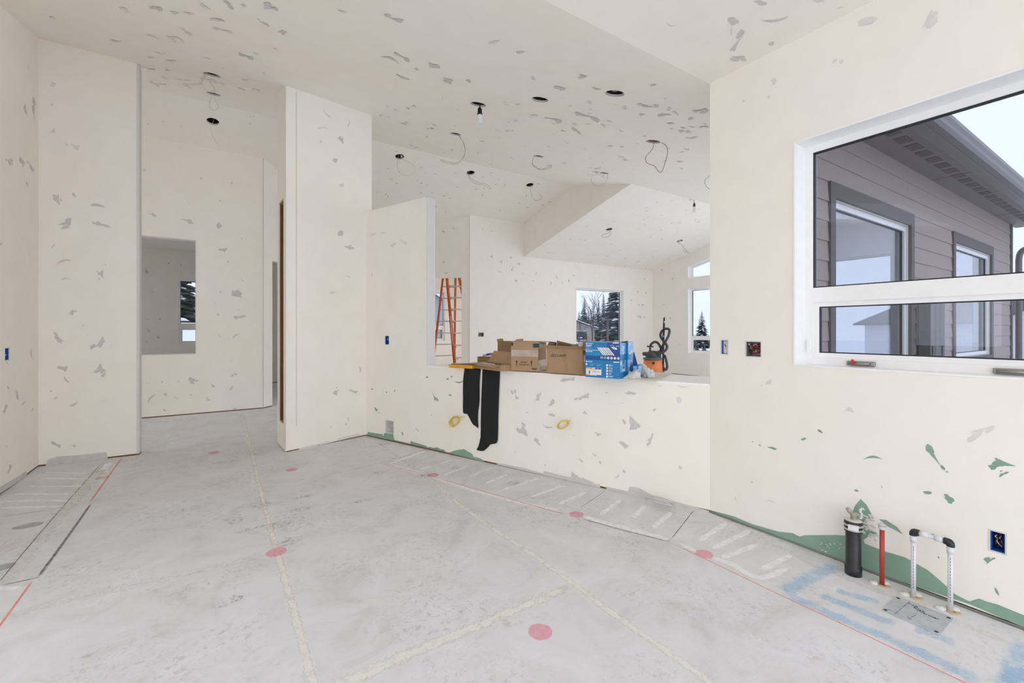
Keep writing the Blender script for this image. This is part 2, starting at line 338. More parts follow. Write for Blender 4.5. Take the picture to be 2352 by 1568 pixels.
# bedrooms behind
wall('wall_outer', (6.6, S_OUT), (-4.15, S_OUT), 3.2, 0.18, 'outer bedroom wall with two white windows', [(6.6 - p1, 6.6 - p0, 0.96, 2.44) for p0, p1 in ((-0.86, 0.35), (4.35, 5.60))])
wall('wall_bedroom_left', (-4.0, S_OUT + 0.1), (-4.0, 8.5), 3.2, 0.14, 'bedroom side wall', [(1.2, 2.4, 0.9, 2.2)])
wall('wall_bedroom_right', (6.5, S_BACK + 0.1), (6.5, S_OUT + 0.1), 3.2, 0.14, 'side wall of the ladder room', [(0.6, 2.6, 0.3, 2.44)])
wall('wall_bedroom_divider', (MEET.x + 0.12, MEET.y), (MEET.x + 0.12, S_OUT), 3.2, 0.13, 'wall between the two bedrooms')

# ------------------------------------------------------------------ ceilings
def ceil(name, poly, zf, label, holes=(), thick=0.02):
    n = Vector((0, 0, 1))
    o = fixn(slab_mb(poly, holes, lambda a, b, t: Vector((a, b, zf(b) + t)), thick).build(name, M['mud'])); return tag(o, label, 'ceiling', None, 'structure')
CAN_R = 0.078
def can_holes(pix, zf_plane):
    out = []
    for u, v in pix:
        o, n = zf_plane; P = hit(u, v, o, n); out.append(P)
    return out
PMAIN = (Vector((0, S0, Z0)), Vector((0, -K, 1)).normalized()); PBACK = (Vector((0, RIDGE, ZR)), Vector((0, K, 1)).normalized()); PGREAT = (Vector((0, GRIDGE, ZG)), Vector((0, K, 1)).normalized())
circ = lambda P, r=CAN_R, n=20: [(P.x + r * math.cos(2 * math.pi * k / n), P.y + r * math.sin(2 * math.pi * k / n)) for k in range(n)]
MAINPX = [(487, 172), (490, 216), (1098, 240), (1240, 229), (1412, 215), (1046, 308), (1237, 359), (1387, 397.5), (1500, 325.5), (1644, 392)]
BACKPX = [(489, 279), (918, 360), (1081, 397), (1217, 425)]
GREATPX = [(1399, 527), (1561, 553.5)]
PM = can_holes(MAINPX, PMAIN); PB = can_holes(BACKPX, PBACK); PG = can_holes(GREATPX, PGREAT)
ceil('ceiling_flat', [(-6.6, -3.7), (3.0, -3.7), (3.0, S0), (-6.6, S0)], lambda s: Z0, 'flat cream ceiling over the kitchen window wall', [[(x0, y0), (x1, y0), (x1, y1), (x0, y1)] for x0, x1, y0, y1 in ADDED_SKYLIGHTS if y1 < S0])
ceil('ceiling_vault', [(-6.6, S0), (PFAR + 0.1, S0), (PFAR + 0.1, GRIDGE), (PFAS, GRIDGE), (PFAS, RIDGE), (-6.6, RIDGE)], zmain, 'rising vaulted ceiling with round recessed-light cut-outs and grey patches', [circ(P) for P in PM] + [[(x0, y0), (x1, y0), (x1, y1), (x0, y1)] for x0, x1, y0, y1 in ADDED_SKYLIGHTS if y0 > S0])
ceil('ceiling_vault_back', [(-6.6, RIDGE), (PFAS, RIDGE), (PFAS, S_BACK + 0.1), (4.9, S_BACK + 0.1), (MEET.x, MEET.y + 0.15), (0.45, S_HALL + 0.1), (-6.6, S_HALL + 0.1)], zback, 'far slope of the vaulted ceiling beyond the ridge', [circ(P) for P in PB])
ceil('ceiling_great', [(PFAS, GRIDGE), (PFAR + 0.1, GRIDGE), (PFAR + 0.1, S_BACK + 0.08), (PFAS, S_BACK + 0.08)], zgreat, 'lower bright ceiling slope of the great room', [circ(P) for P in PG])
ceil('ceiling_bedroom', [(-4.1, 8.5), (0.5, 8.5), (0.5, 8.56), (2.95, 11.0), (3.2, 11.0), (5.0, 9.25), (6.6, 9.25), (6.6, 12.4), (-4.1, 12.4)], lambda s: 3.045, 'bedroom ceiling seen through the openings')
fas = [(GRIDGE, ZG), (RIDGE, ZR), (S_BACK + 0.05, zback(S_BACK + 0.05)), (S_BACK + 0.05, zgreat(S_BACK + 0.05))]
o = fixn(slab_mb(fas, [], lambda a, b, t: Vector((PFAS + 0.0 - t, a, b)), 0.10).build('wall_soffit', M['mud'])); tag(o, 'shaded triangular drop face where the vault steps down', 'soffit wall', None, 'structure')

# ------------------------------------------------------------------ half wall, tall wing wall and the post with the framed niche
LEDGE = 0.90
def bfn(t, n, z): return Q1 + dB * t + nB * n + UP * z
WING = (WALLS['wall_right'].A - WALLS['wall_right'].A).x
_b = pxrect((R0.x, R0.y), (Q1.x, Q1.y), [(884.5, 771, 893.5, 791), (886, 966, 904, 994)])
bfix = [(LEN_B - h[1], LEN_B - h[0], h[2], h[3]) for h in _b]
wall('wall_half', (R0.x, R0.y), (Q1.x, Q1.y), [(0, LEDGE), (LEN_B - 1.062, LEDGE), (LEN_B - 1.0619, 2.745), (LEN_B, 2.745)], 0.125, 'half wall dividing the kitchen, rising to a tall wing beside the post', _b)
mb = MB(); ax = (dB, nB, UP); tm = (1.10 + LEN_B) / 2
mb.box(bfn(tm, 0.125 + 0.21, 0.435), (LEN_B - 1.10, 0.42, 0.87), ax); tag(mb.build('wall_counter_base', M['mud']), 'framed counter base behind the half wall', 'counter base', None, 'structure')
mb = MB(); mb.box(bfn((1.066 + LEN_B) / 2, 0.275, LEDGE + 0.006), (LEN_B - 1.066 - 0.004, 0.55, 0.012), ax); ledge = mb.build('trim_1', M['white_trim']); tag(ledge, 'white ledge board capping the half wall', 'ledge', None, 'structure')
# wing wall end bead and cap
mb = MB(); mb.box(bfn(1.065, 0.0625, (2.745 + LEDGE) / 2), (0.006, 0.127, 2.745 - LEDGE), ax); tag(mb.build('trim_2', M['bead']), 'white corner bead on the end of the wing wall', 'corner bead', None, 'structure')
# post
pe = (Q1 - Q0).normalized(); E = Q0 + pe * ((Q1 - Q0).length + 0.085); pn = Vector((pe.y, -pe.x, 0))
mb = MB()
PB_ = [Q0, E, E - pn * 0.62, Vector((Q0.x - 0.03, Q0.y + 0.47, 0))]
zt = 4.15
niche = [(0.10, 0.28), (0.385, 0.28), (0.385, 2.72), (0.10, 2.72)]
lside = (PB_[3] - PB_[0]).normalized(); lnrm = Vector((-lside.y, lside.x, 0)); Lp = (PB_[3] - PB_[0]).length
slab_mb([(0, 0.012), (Lp, 0.012), (Lp, zt), (0, zt)], [niche], lambda a, b, t: PB_[0] + lside * a + UP * b - lnrm * t, 0.013, mb)
for i in (0, 1, 2):
    a, b = PB_[i], PB_[i + 1]; mb.add([a + UP * 0.012, b + UP * 0.012, b + UP * zt, a + UP * zt], [(0, 1, 2, 3)])
o = fixn(mb.build('wall_post', M['mud'])); tag(o, 'broad cream pier between hall and half wall, with a narrow framed niche', 'pier', None, 'structure'); POST = o
mb = MB(); q = PB_[0] + lside * 0.2425 - lnrm * 0.0
mb.box(PB_[0] + lside * 0.245 - lnrm * 0.14 + UP * 1.5, (0.33, 0.004, 2.5), (lside, lnrm, UP)); mb.box(PB_[0] + lside * 0.405 - lnrm * 0.075 + UP * 1.5, (0.038, 0.12, 2.5), (lside, lnrm, UP)); mb.box(PB_[0] + lside * 0.078 - lnrm * 0.075 + UP * 1.5, (0.038, 0.12, 2.5), (lside, lnrm, UP))
mb.build('niche_framing', M['stud'], POST)
mb = MB(); mb.box(PB_[0] + lside * 0.2425 - lnrm * 0.075 + UP * 2.74, (0.31, 0.12, 0.038), (lside, lnrm, UP)); mb.box(PB_[0] + lside * 0.2425 - lnrm * 0.075 + UP * 0.26, (0.31, 0.12, 0.038), (lside, lnrm, UP)); mb.build('niche_header', M['plywood'], POST)
mb = MB(); mb.box(Q0 + pe * 0.49 - pn * 0.02 + UP * 0.008, (0.93, 0.03, 0.016), (pe, pn, UP)); mb.build('bottom_plate', M['soil_plate'], POST)
# corner beads on the free edges
mb = MB(); mb.bx(-0.757, -0.7335, S_SHORT - 0.0025, S_SHORT + 0.143, 0.014, zmain(S_SHORT) - 0.002); tag(mb.build('trim_3', M['bead']), 'metal corner bead on the free edge of the narrow entry wall', 'corner bead', None, 'structure')
mb = MB(); mb.box(Q0 + pe * 0.004 + pn * 0.001 + UP * 1.95, (0.008, 0.006, 3.85), (pe, pn, UP)); mb.box(Q0 + pe * 0.118 + pn * 0.0005 + UP * 2.07, (0.010, 0.0015, 3.62), (pe, pn, UP)); tag(mb.build('trim_4', M['bead']), 'corner bead line running up the pier edge', 'corner bead', None, 'structure')
# ------------------------------------------------------------------ floor
mb = MB(); mb.bx(-6.7, PFAR + 0.2, -3.8, 12.5, -0.12, 0.0); FLOOR = mb.build('floor', M['concrete']); tag(FLOOR, 'bare grey concrete slab with spray paint, chalk and dust marks', 'floor', None, 'structure')

# ------------------------------------------------------------------ windows
def bar(mb, w, a0, a1, z0, z1, t0, t1):
    mb.box(w.fn((a0 + a1) / 2, (z0 + z1) / 2, (t0 + t1) / 2), (abs(a1 - a0), abs(t1 - t0), abs(z1 - z0)), (w.d, w.n, UP)); return mb
def ring(w, a0, a1, z0, z1, fw, t0, t1, mb=None):
    mb = mb or MB()
    bar(mb, w, a0, a0 + fw, z0, z1, t0, t1); bar(mb, w, a1 - fw, a1, z0, z1, t0, t1); bar(mb, w, a0 + fw, a1 - fw, z0, z0 + fw, t0, t1); bar(mb, w, a0 + fw, a1 - fw, z1 - fw, z1, t0, t1); return mb
NWIN = [0]
def window(wn, a0, a1, z0, z1, label, depth=0.13, fw=0.052, transom=None, tb=0.085, gl='glass', liner=True, cranks=()):
    w = WALLS[wn]; NWIN[0] += 1
    root = thing('window_%d' % NWIN[0], label, 'window', w.fn((a0 + a1) / 2, z0, depth), None, 'structure')
    if liner: ring(w, a0 + 0.0005, a1 - 0.0005, z0 + 0.0005, z1 - 0.0005, 0.010, -0.004, depth).build('jamb_liner', M['white_trim'], root)
    i0, i1, j0, j1 = a0 + 0.0105, a1 - 0.0105, z0 + 0.0105, z1 - 0.0105
    ring(w, i0, i1, j0, j1, fw - 0.0105, depth, depth + 0.05).build('frame', M['vinyl'], root)
    g0, g1, h0, h1 = a0 + fw, a1 - fw, z0 + fw, z1 - fw
    if transom is None:
        ring(w, g0, g1, h0, h1, 0.007, depth + 0.006, depth + 0.03).build('gasket', M['gasket'], root)
        bar(MB(), w, g0, g1, h0, h1, depth + 0.016, depth + 0.022).build('pane', M[gl], root)
    else:
        t0, t1 = transom - tb / 2, transom + tb / 2
        bar(MB(), w, g0, g1, t0, t1, depth - 0.004, depth + 0.046).build('transom', M['vinyl'], root)
        ring(w, g0, g1, t1, h1, 0.007, depth + 0.006, depth + 0.03).build('gasket', M['gasket'], root)
        bar(MB(), w, g0, g1, t1, h1, depth + 0.016, depth + 0.022).build('pane', M[gl], root)
        sash = ring(w, g0, g1, h0, t0, 0.028, depth + 0.012, depth + 0.05).build('sash', M['vinyl'], root)
        ring(w, g0 + 0.028, g1 - 0.028, h0 + 0.028, t0 - 0.028, 0.006, depth + 0.02, depth + 0.04).build('gasket', M['gasket'], sash)
        bar(MB(), w, g0 + 0.028, g1 - 0.028, h0 + 0.028, t0 - 0.028, depth + 0.026, depth + 0.032).build('pane', M[gl], sash)
    for ca, red in cranks:
        zc = z0 + fw * 0.55; c = w.fn(ca, zc, depth - 0.009)
        mb = MB(); mb.box(c, (0.135, 0.018, 0.026), (w.d, w.n, UP)); cr = bevel(mb.build('crank', M['satin_metal'], root), 0.005, 3)
        mb = MB(); mb.tube([c + w.n * 0.012 + w.d * 0.055, c + w.n * 0.02 + w.d * 0.0, c + w.n * 0.016 - w.d * 0.045], [0.007, 0.006, 0.006], 10); mb.build('crank_arm', M['satin_metal'], cr, True)
        mb = MB(); k = c + w.n * 0.018 + (w.d * 0.03 if red else -w.d * 0.045); mb.tube([k, k + UP * 0.012 + w.n * 0.008, k + UP * 0.022 + w.n * 0.010], [0.008, 0.008, 0.006], 10); mb.build('crank_knob', M['red_plastic' if red else 'satin_metal'], cr, True)
    return root
def crank_at(u, v):
    w = WALLS['wall_right']; P = hit(u, v, w.A - w.n * 0.12, w.n); return (P - w.A).dot(w.d)
window('wall_right', *WK, 'wide white kitchen window looking onto the brown siding of the next wing', 0.13, 0.052, transom=1.512, tb=0.088, cranks=[(crank_at(1977, 832), True), (crank_at(2330, 852), False)])
_w = WALLS['wall_right']; mb = MB(); bar(mb, _w, WK[1] - 0.038, WK[1] - 0.024, 1.16, 1.24, 0.118, 0.13); mb.build('sash_lock', M['vinyl'], bpy.data.objects['window_1'])
window('wall_back', *WB, 'tall white window in the great room back wall, evergreen trees outside', 0.11, 0.05)
window('wall_right_far', WF0, WF1, 0.63, 2.47, 'white window above its own lower awning pane in the far gable wall', 0.13, 0.055, transom=1.08, tb=0.09)
window('wall_right_far', A_(2.1), A_(5.3), 0.03, 2.85, 'added great room glazed doors, out of view behind the kitchen wall', 0.10, 0.06, gl='glass_clear')  # unseen glazing added to brighten the great room
# sloped-top window above
_w = WALLS['wall_right_far']; NWIN[0] += 1
tr = thing('window_%d' % NWIN[0], 'sloped-top white transom window under the gable ceiling', 'window', _w.fn((WF0 + WF1) / 2, 2.75, 0.13), None, 'structure')
def inset(poly, k):
    n = len(poly); out = []
    for i in range(n):
        p0, p1, p2 = Vector(poly[i - 1]), Vector(poly[i]), Vector(poly[(i + 1) % n]); e1 = (p1 - p0).normalized(); e2 = (p2 - p1).normalized()
        n1 = Vector((-e1.y, e1.x)); n2 = Vector((-e2.y, e2.x)); b = (n1 + n2); out.append(tuple(p1 + b * (k / max(0.2, 0.5 * b.length_squared))))
    return out
fixn(slab_mb(inset(up, 0.0005), [inset(up, 0.011)], lambda a, b, t: _w.fn(a, b, t - 0.004), 0.134).build('jamb_liner', M['white_trim'], tr))
fixn(slab_mb(inset(up, 0.0115), [inset(up, 0.055)], lambda a, b, t: _w.fn(a, b, t + 0.13), 0.05).build('frame', M['vinyl'], tr))
fixn(slab_mb(inset(up, 0.055), [], lambda a, b, t: _w.fn(a, b, t + 0.146), 0.006).build('pane', M['glass'], tr))
for q, lab in zip(FWN, ('left white-framed window in the brown siding, nearer the kitchen', 'right white-framed window in the brown siding, nearer the downspout')):
    window('wall_front', *q, lab, 0.085, 0.06, gl='glass_mid')
wo = [(6.6 - 0.35, 6.6 + 0.86, 0.96, 2.44), (6.6 - 5.60, 6.6 - 4.35, 0.96, 2.44)]
window('wall_outer', *wo[0], 'white bedroom window seen through the hall pass-through', 0.06, 0.05, transom=1.38, tb=0.10)
window('wall_outer', *wo[1], 'white window behind the orange ladder', 0.06, 0.05, transom=1.38, tb=0.10)
for h in ((0.2, 4.4, 0.03, 2.55), (4.7, 9.3, 0.03, 2.55)): window('wall_rear', *h, 'added glazed door opening behind the camera, ' + ('dining' if h[0] < 1 else 'kitchen') + ' side', 0.08, 0.05, gl='glass_clear')  # rear glazing added out of view to let more sky in
window('wall_right', ADDED_PATIO[0], ADDED_PATIO[1], 0.03, ADDED_PATIO[3], 'added patio door, out of view beside the camera', 0.08, 0.05, gl='glass_clear')  # door added for daylight from the right, never in frame
window('wall_dining', 2.6, 4.0, 0.9, 2.2, 'added dining side window, out of view', 0.08, 0.05, gl='glass_clear')  # unseen window added as a light source on the dining side
window('wall_bedroom_left', 1.2, 2.4, 0.9, 2.2, 'added bedroom side window, out of view', 0.06, 0.05, gl='glass_clear')  # hidden window added to lift the light in the bedroom
window('wall_bedroom_right', 0.6, 2.6, 0.3, 2.44, 'added ladder room side window, out of view', 0.06, 0.05, gl='glass_clear')  # hidden window added to light the room behind the ladder
window('wall_hall_end', 0.5, 1.6, 0.5, 2.44, 'added hall end window, out of view', 0.06, 0.05, gl='glass_clear')  # unseen window added to give the hall light
for i, (x0, x1, y0, y1) in enumerate(ADDED_SKYLIGHTS):  # added skylights: unseen roof openings that brighten the rooms below
    zf = zmain if y0 > S0 else (lambda q: Z0); NWIN[0] += 1; t = 0.04
    root = thing('window_%d' % NWIN[0], 'added roof skylight number %d, out of view overhead' % (i + 1), 'skylight', ((x0 + x1) / 2, (y0 + y1) / 2, zf(y0) + 0.02), None, 'structure')
    fixn(slab_mb([(x0 - t, y0 - t), (x1 + t, y0 - t), (x1 + t, y1 + t), (x0 - t, y1 + t)], [[(x0, y0), (x1, y0), (x1, y1), (x0, y1)]], lambda a, b, q: Vector((a, b, zf(b) + 0.02 + q)), 0.09).build('curb', M['white_trim'], root))
    fixn(slab_mb([(x0, y0), (x1, y0), (x1, y1), (x0, y1)], [], lambda a, b, q: Vector((a, b, zf(b) + 0.09 + q)), 0.006).build('pane', M['glass_clear'], root))

# ------------------------------------------------------------------ bare-board patches left in the skim coat
class Plane: pass
def plane_of(obj, o, n, off=0.0012):
    p = Plane(); p.obj = obj; p.o = Vector(o); p.n = Vector(n).normalized(); p.n = p.n if (EYE - p.o).dot(p.n) > 0 else -p.n; p.off = off; p.mbs = {}
    p.map = lambda u, v: hit(u, v, p.o, p.n) + p.n * p.off; return p
def wplane(name, off=0.0012): w = WALLS[name]; return plane_of(w.o, w.A, w.n, off)
PLN = {n: wplane(n, o) for n, o in (('wall_left', 0.0012), ('wall_entry', 0.0012), ('wall_hall', 0.0018), ('wall_half', 0.0012), ('wall_right', 0.001), ('wall_back', 0.003), ('wall_angle_2', 0.003), ('wall_right_far', 0.003), ('wall_outer', 0.003))}
PLN['wall_post'] = plane_of(POST, Q0, pn, 0.0012)
for n, pl in (('ceiling_vault', PMAIN), ('ceiling_vault_back', PBACK), ('ceiling_great', PGREAT)): PLN[n] = plane_of(bpy.data.objects[n], pl[0], pl[1], 0.003)
PLN['ceiling_flat'] = plane_of(bpy.data.objects['ceiling_flat'], (0, 0, Z0), (0, 0, 1), 0.0012)
PLN['wall_soffit'] = plane_of(bpy.data.objects['wall_soffit'], (PFAS - 0.1, 0, 0), (1, 0, 0), 0.003)
rg = random.Random(11)
def shard(kind, L, W):
    """outlines in a local frame, x along the stroke"""
    J = lambda k: rg.uniform(-k, k)
    if kind == 't':
        P = [(-L / 2, J(W * .2)), (-L * .1, -W * .18 + J(W * .1)), (L * .45, -W / 2)]
        for i in range(5): f = i / 4; P.append((L * (.5 - .12 * f) + J(L * .05), -W * .45 + W * .95 * f))
        P += [(L * .1, W * .28 + J(W * .12)), (-L * .2, W * .12 + J(W * .1))]; return [P]
    if kind == 's':
        n = 7; c = rg.choice((-1, 1)) * rg.uniform(.12, .3) * L; top = []; bot = []
        for i in range(n): f = i / (n - 1); x = (f - .5) * L; y = c * (1 - 4 * (f - .5) ** 2) * .6; h = W * (.15 + .85 * math.sin(math.pi * f) ** .7) * rg.uniform(.6, 1.1) / 2; top.append((x, y - h)); bot.append((x, y + h))
        return [top + bot[::-1]]
    if kind == 'b':
        n = 11; return [[(L / 2 * rg.uniform(.6, 1.1) * math.cos(2 * math.pi * k / n), W / 2 * rg.uniform(.55, 1.1) * math.sin(2 * math.pi * k / n)) for k in range(n)]]
    if kind == 'd':
        out = []
        for i in range(rg.randint(2, 4)):
            x = rg.uniform(-.5, .5) * L; y = rg.uniform(-.5, .5) * W; r = max(L, W) * rg.uniform(.08, .2)
            out.append([(x + r * 1.5 * rg.uniform(.6, 1.2) * math.cos(2 * math.pi * k / 7), y + r * .7 * rg.uniform(.6, 1.2) * math.sin(2 * math.pi * k / 7)) for k in range(7)])
        return out
def patch(pl, u, v, L, W, ang=0.0, kind='t', mat='bare'):
    p = PLN[pl]; mb = p.mbs.setdefault(mat, MB()); c, s_ = math.cos(R(ang)), math.sin(R(ang))
    if rg.random() < .5 and kind == 't': L = -L
    def put(P):
        e = p.n * rg.uniform(0.0001, 0.0007); mb.add([p.map(u + x * c - y * s_, v + x * s_ + y * c) + e for x, y in P], [tuple(range(len(P)))])
    for P in shard(kind, L, W): put(P)
    if kind == 't' and abs(L) > 14:
        for P in shard('d', abs(L) * 1.3, W * 1.3)[:2]: put(P)
def poly(pl, pts, mat, ex=0.0):
    p = PLN[pl]; mb = p.mbs.setdefault(mat, MB()); mb.add([p.map(u, v) + p.n * ex for u, v in pts], [tuple(range(len(pts)))])
def crop(x0, y0, k, pts): return [(x0 + a / k, y0 + b / k) for a, b in pts]
for a in ((133,461,24,18,60),(170,448,13,6,50,'b'),(224,474,34,9,8,'s'),(149,513,31,15,-12),(233,516,25,11,20),(123,566,14,3,-55,'s'),(147,603,34,5,-15,'s'),(234,632,18,16,60),(151,643,25,6,-5,'s','bare_pale'),(161,718,18,9,-20),(137,779,28,8,32),(228,789,34,14,-42),(142,846,27,15,8),(226,851,28,22,-35),(153,871,17,5,50,'s'),(117,898,9,2.5,0,'b'),(128,914,11,4,-20,'b'),(168,926,25,5,-25,'s'),(122,194,14,16,60,'b','bare_pale'),(119,241,10,8,0,'b','bare_pale'),(121,302,14,12,-30,'t','bare_pale'),(170,335,26,14,30,'t','bare_pale'),(130,1022,22,9,15),(168,1023,13,6,10),(242,608,8,4,40,'b','bare_pale'),(190,750,8,10,70,'d','bare_pale'),(203,770,6,2,-10,'b','bare_pale'),(240,920,7,2,-20,'b','bare_pale')): patch('wall_entry', *a)
poly('wall_entry', [(104,1070.5),(109,1056),(131,1048),(155,1046.6),(179,1045),(244,1038),(247,1050),(247,1053)], 'bare')
for a in ((60,252,26,5,80,'s'),(78,262,30,5,82),(22,372,16,8,60),(52,376,20,6,80),(70,380,22,6,70),(78,238,18,6,84),(75,812,24,4,84,'s','bare_pale'),(16,833,8,3,50,'b'),(19,890,10,5,70,'b'),(39,907,22,5,80),(53,927,12,4,-60,'b'),(12,940,16,5,-70),(74,940,10,3,-60,'s'),(40,905,12,4,80),(22,1078,20,5,-70),(66,155,14,3,80,'s','bare_pale'),(62,423,14,5,80,'b','bare_pale'),(2,560,10,4,-60,'b'),(14,1025,10,4,30,'b','bare_pale')): patch('wall_left', *a)
poly('wall_left', [(0,1133),(0,1118),(22,1105),(40,1095),(58,1082),(62,1087),(60,1093)], 'bare')
for a in ((346,491,17,5,10),(427,506,25,8,10),(503,518,15,15,20,'b'),(555,548,6,2,30,'b'),(511,573,19,11,10),(545,678,30,12,25),(501,722,9,7,30,'b','bare_pale'),(548,729,23,8,-3),(542,772,20,4,-35,'s'),(504,769,13,4,80,'d','bare_pale'),(447,873,24,12,10),(488,884,14,7,50),(540,860,22,4,-15,'d'),(530,891,13,5,-40,'s'),(348,916,26,5,-48,'s'),(380,906,8,6,20,'b'),(485,915,19,11,0,'d'),(438,906,7,4,0,'b'),(378,942,9,4,40,'b'),(539,938,11,5,-10,'b'),(341,880,8,4,20,'d'),(532,421,8,8,40,'b','bare_pale'),(462,410,7,9,70,'b','bare_pale'),(332,390,8,8,10,'b','bare_pale'),(506,461,6,4,0,'b'),(432,466,10,6,20,'d','bare_pale'),(524,601,6,6,0,'b','bare_pale'),(506,671,6,3,20,'b'),(557,643,5,3,20,'b'),(494,695,5,5,0,'b','bare_pale'),(547,712,4,2,0,'b'),(531,828,4,2,0,'b'),(410,875,6,3,45,'b'),(372,877,6,3,-50,'b'),(404,915,14,3,35,'s','bare_pale')): patch('wall_hall', *a)
for a in ((337,622,13,10,70),(388,605,8,5,-50,'b'),(415,609,6,5,0,'b'),(340,757,14,5,50),(365,775,10,6,20),(367,733,8,3,-20,'b'),(338,733,10,4,0,'d'),(350,670,5,3,0,'b'),(338,785,4,3,0,'b')): patch('wall_outer', *a)
for a in ((753,260,28,4,45,'s','bare_pale'),(743,293,17,5,-5,'t','bare_pale'),(737,326,9,6,80,'b','bare_pale'),(799,283,18,4,-80,'s','bare_pale'),(783,321,18,10,60),(770,368,14,13,10,'b'),(782,535,15,15,0,'b'),(797,567,20,13,10),(799,635,10,8,50,'d'),(770,671,15,5,0,'t','bare_pale'),(825,849,18,4,85,'s'),(774,899,20,11,-50),(810,898,24,7,15),(798,968,17,5,-65,'d'),(785,425,14,10,0,'b','bare_pale'),(760,980,4,3,0,'b')): patch('wall_post', *a)
poly('wall_post', crop(600,880,7.84,[(660,1205),(690,1165),(1010,1085),(1030,1120),(1060,1080),(1180,1040),(1310,1050),(1420,980),(1740,905),(1830,930)]), 'bare_pale')
G = 'greenboard'
for a in ((858,537,14,5,-5,'s','bare_pale'),(882,534,13,6,-25,'t','bare_pale'),(902,562,17,6,-25,'t','bare_pale'),(927,557,15,6,15,'t','bare_pale'),(854,630,12,3,85,'s','bare_pale'),
          (981,866,7,4,-20,'b',G),(1030,869,18,6,-20,'d',G),(1055,875,20,4,-5,'s',G),(855,893,6,4,0,'b',G),(888,901,5,3,50,'b',G),(907,897,6,3,-60,'b',G),(863,939,12,6,50,'t',G),(997,909,18,5,65,'t',G),(1034,907,9,5,10,'b',G),(870,948,5,2,40,'b',G),(1036,969,11,7,0,'b',G),(991,953,3,2,0,'b',G),(924,996,9,3,75,'s',G),(958,987,11,3,45,'s','bare'),
          (1185,909,19,8,65),(1238,910,25,9,-68),(1265.5,926,19,13,-35),(1339,912,34,12,-18),(1211,947,7,3,0,'b'),(1268,953,20,8,20,'b'),(1393,902,9,3,-15,'b'),(1450,902,17,9,0),(1345,949,12,8,40),(1258,977,25,4,15,'s'),(1204,992,27,20,45),(1236,1017,28,6,45),(1377,997,15,6,5),(1452,970,34,27,62),(1503,941,10,5,-45,'b'),(1496,1005,24,9,-50),(1431,1021,27,11,32),(1334,1055,17,3,45,'d'),(1362,1040,17,2,50,'d'),(1379,1062,9,6,50,'b'),(1433.5,1082,10,8,60,'b'),(1417,1093,15,3,-32,'s'),(1308,872,28,8,-10),(1252,1068,4,3,0,'b'),(1184,1036,8,5,30,'d','bare_pale'),(1560,918,14,16,-60,'b','bare_pale'),(1563,1073,14,10,20,'b','bare_pale'),(1515,886,12,4,0,'b','bare_pale'),(1570,885,28,4,5,'s','bare_pale'),(1318,1000,3,2,0,'b'),(1430,925,3,2,0,'b')): patch('wall_half', *a)
poly('wall_half', crop(820,850,5.227,[(122,778),(130,740),(310,770),(315,797),(330,750),(435,765),(450,835),(640,880),(645,850),(840,910),(845,927),(870,918),(920,932),(970,925),(1000,945),(1040,950),(1075,985),(1110,987),(1185,960),(1285,945),(1390,1010),(1395,1037),(1480,1055),(1525,1085),(1525,1098),(1080,988),(850,934),(450,847)]), G)
poly('wall_half', crop(1130,860,4.612,[(50,952),(60,935),(350,990),(540,1045),(555,1020),(770,1075),(835,1085),(845,1025),(945,1100),(960,1090),(1080,1145),(1095,1160),(1140,1160),(1150,1200)]), 'bare')
poly('wall_half', crop(1130,860,4.612,[(1210,1212),(1210,1185),(1440,1235),(1460,1185),(1560,1200),(1700,1280),(1800,1300),(1900,1335),(2100,1385),(2300,1442),(2300,1462)]), 'bare')
for a in ((1884,990,17,7,32,'b',G),(1846,1008,14,6,-15,'b',G),(1774,1029,26,6,16,'b',G),(1745.5,1022,6,4,30,'b',G),(2005,1055,44,5,0,'s',G),(2150,1055,46,9,55,'t',G),(2175,1083,9,3,20,'b',G),(2309,1065,52,22,8,'t',G),(2298,1087,28,14,-20,'d',G),(2024,1117,12,8,-60,'d',G),(1967,1126,12,5,15,'b',G),(2139,1134,33,6,8,'d',G),(2180,1146,32,17,38,'b',G),(2161,1278,18,11,60,'d',G),(2275,1286,26,11,-20,'t',G),(2290,1358,22,7,62,'b',G),(2142,1228,10,6,20,'b',G),
          (1947,942,23,9,-10,'t','bare_pale'),(2252,990,42,20,-32,'t','bare_pale'),(1762,880,22,10,-20,'t','bare_pale'),(1729,1014,6,4,0,'b','bare'),(1727,1107,8,5,0,'b','bare'),(1990,50,58,22,-18,'b','bare_pale'),(2133,48,46,22,-50,'t','bare_pale'),(1778,187,18,16,-60,'b','bare_pale'),(1766,223,8,12,0,'b','bare_pale'),(1915,150,40,14,-35,'d','bare_pale'),(1690,1145,12,4,70,'b','bare_pale'),(1768,1153,24,3,5,'s','bare_pale'),(1708,232,8,5,0,'b','bare_pale')): patch('wall_right', *a)
poly('wall_right', crop(1600,1080,3.128,[(112,300),(120,290),(270,330),(400,385),(590,440),(690,450),(740,475),(780,465),(1000,463),(1065,468),(1095,380),(1140,250),(1180,205),(1220,245),(1275,345),(1215,345),(1235,420),(1290,445),(1310,470),(1240,470),(1200,500),(1210,525),(1350,580),(1500,625),(1660,715),(1750,790),(1860,890),(1960,940),(2030,920),(2080,940),(2170,965),(2352,1040),(2420,1075),(2420,1158),(2352,1127),(1960,960),(1300,742),(700,530)]), G)
poly('wall_right', crop(1600,1080,3.128,[(1310,350),(1360,355),(1440,405),(1485,460),(1420,425),(1370,400)]), G)
for i in range(26):
    u = 1975 + rg.uniform(-4, 42); v = 1180 + (u - 1975) * 0.55 + rg.uniform(-16, 40); patch('wall_right', u, v, rg.uniform(7, 18), rg.uniform(3, 6), rg.uniform(15, 45), 's', 'smear')
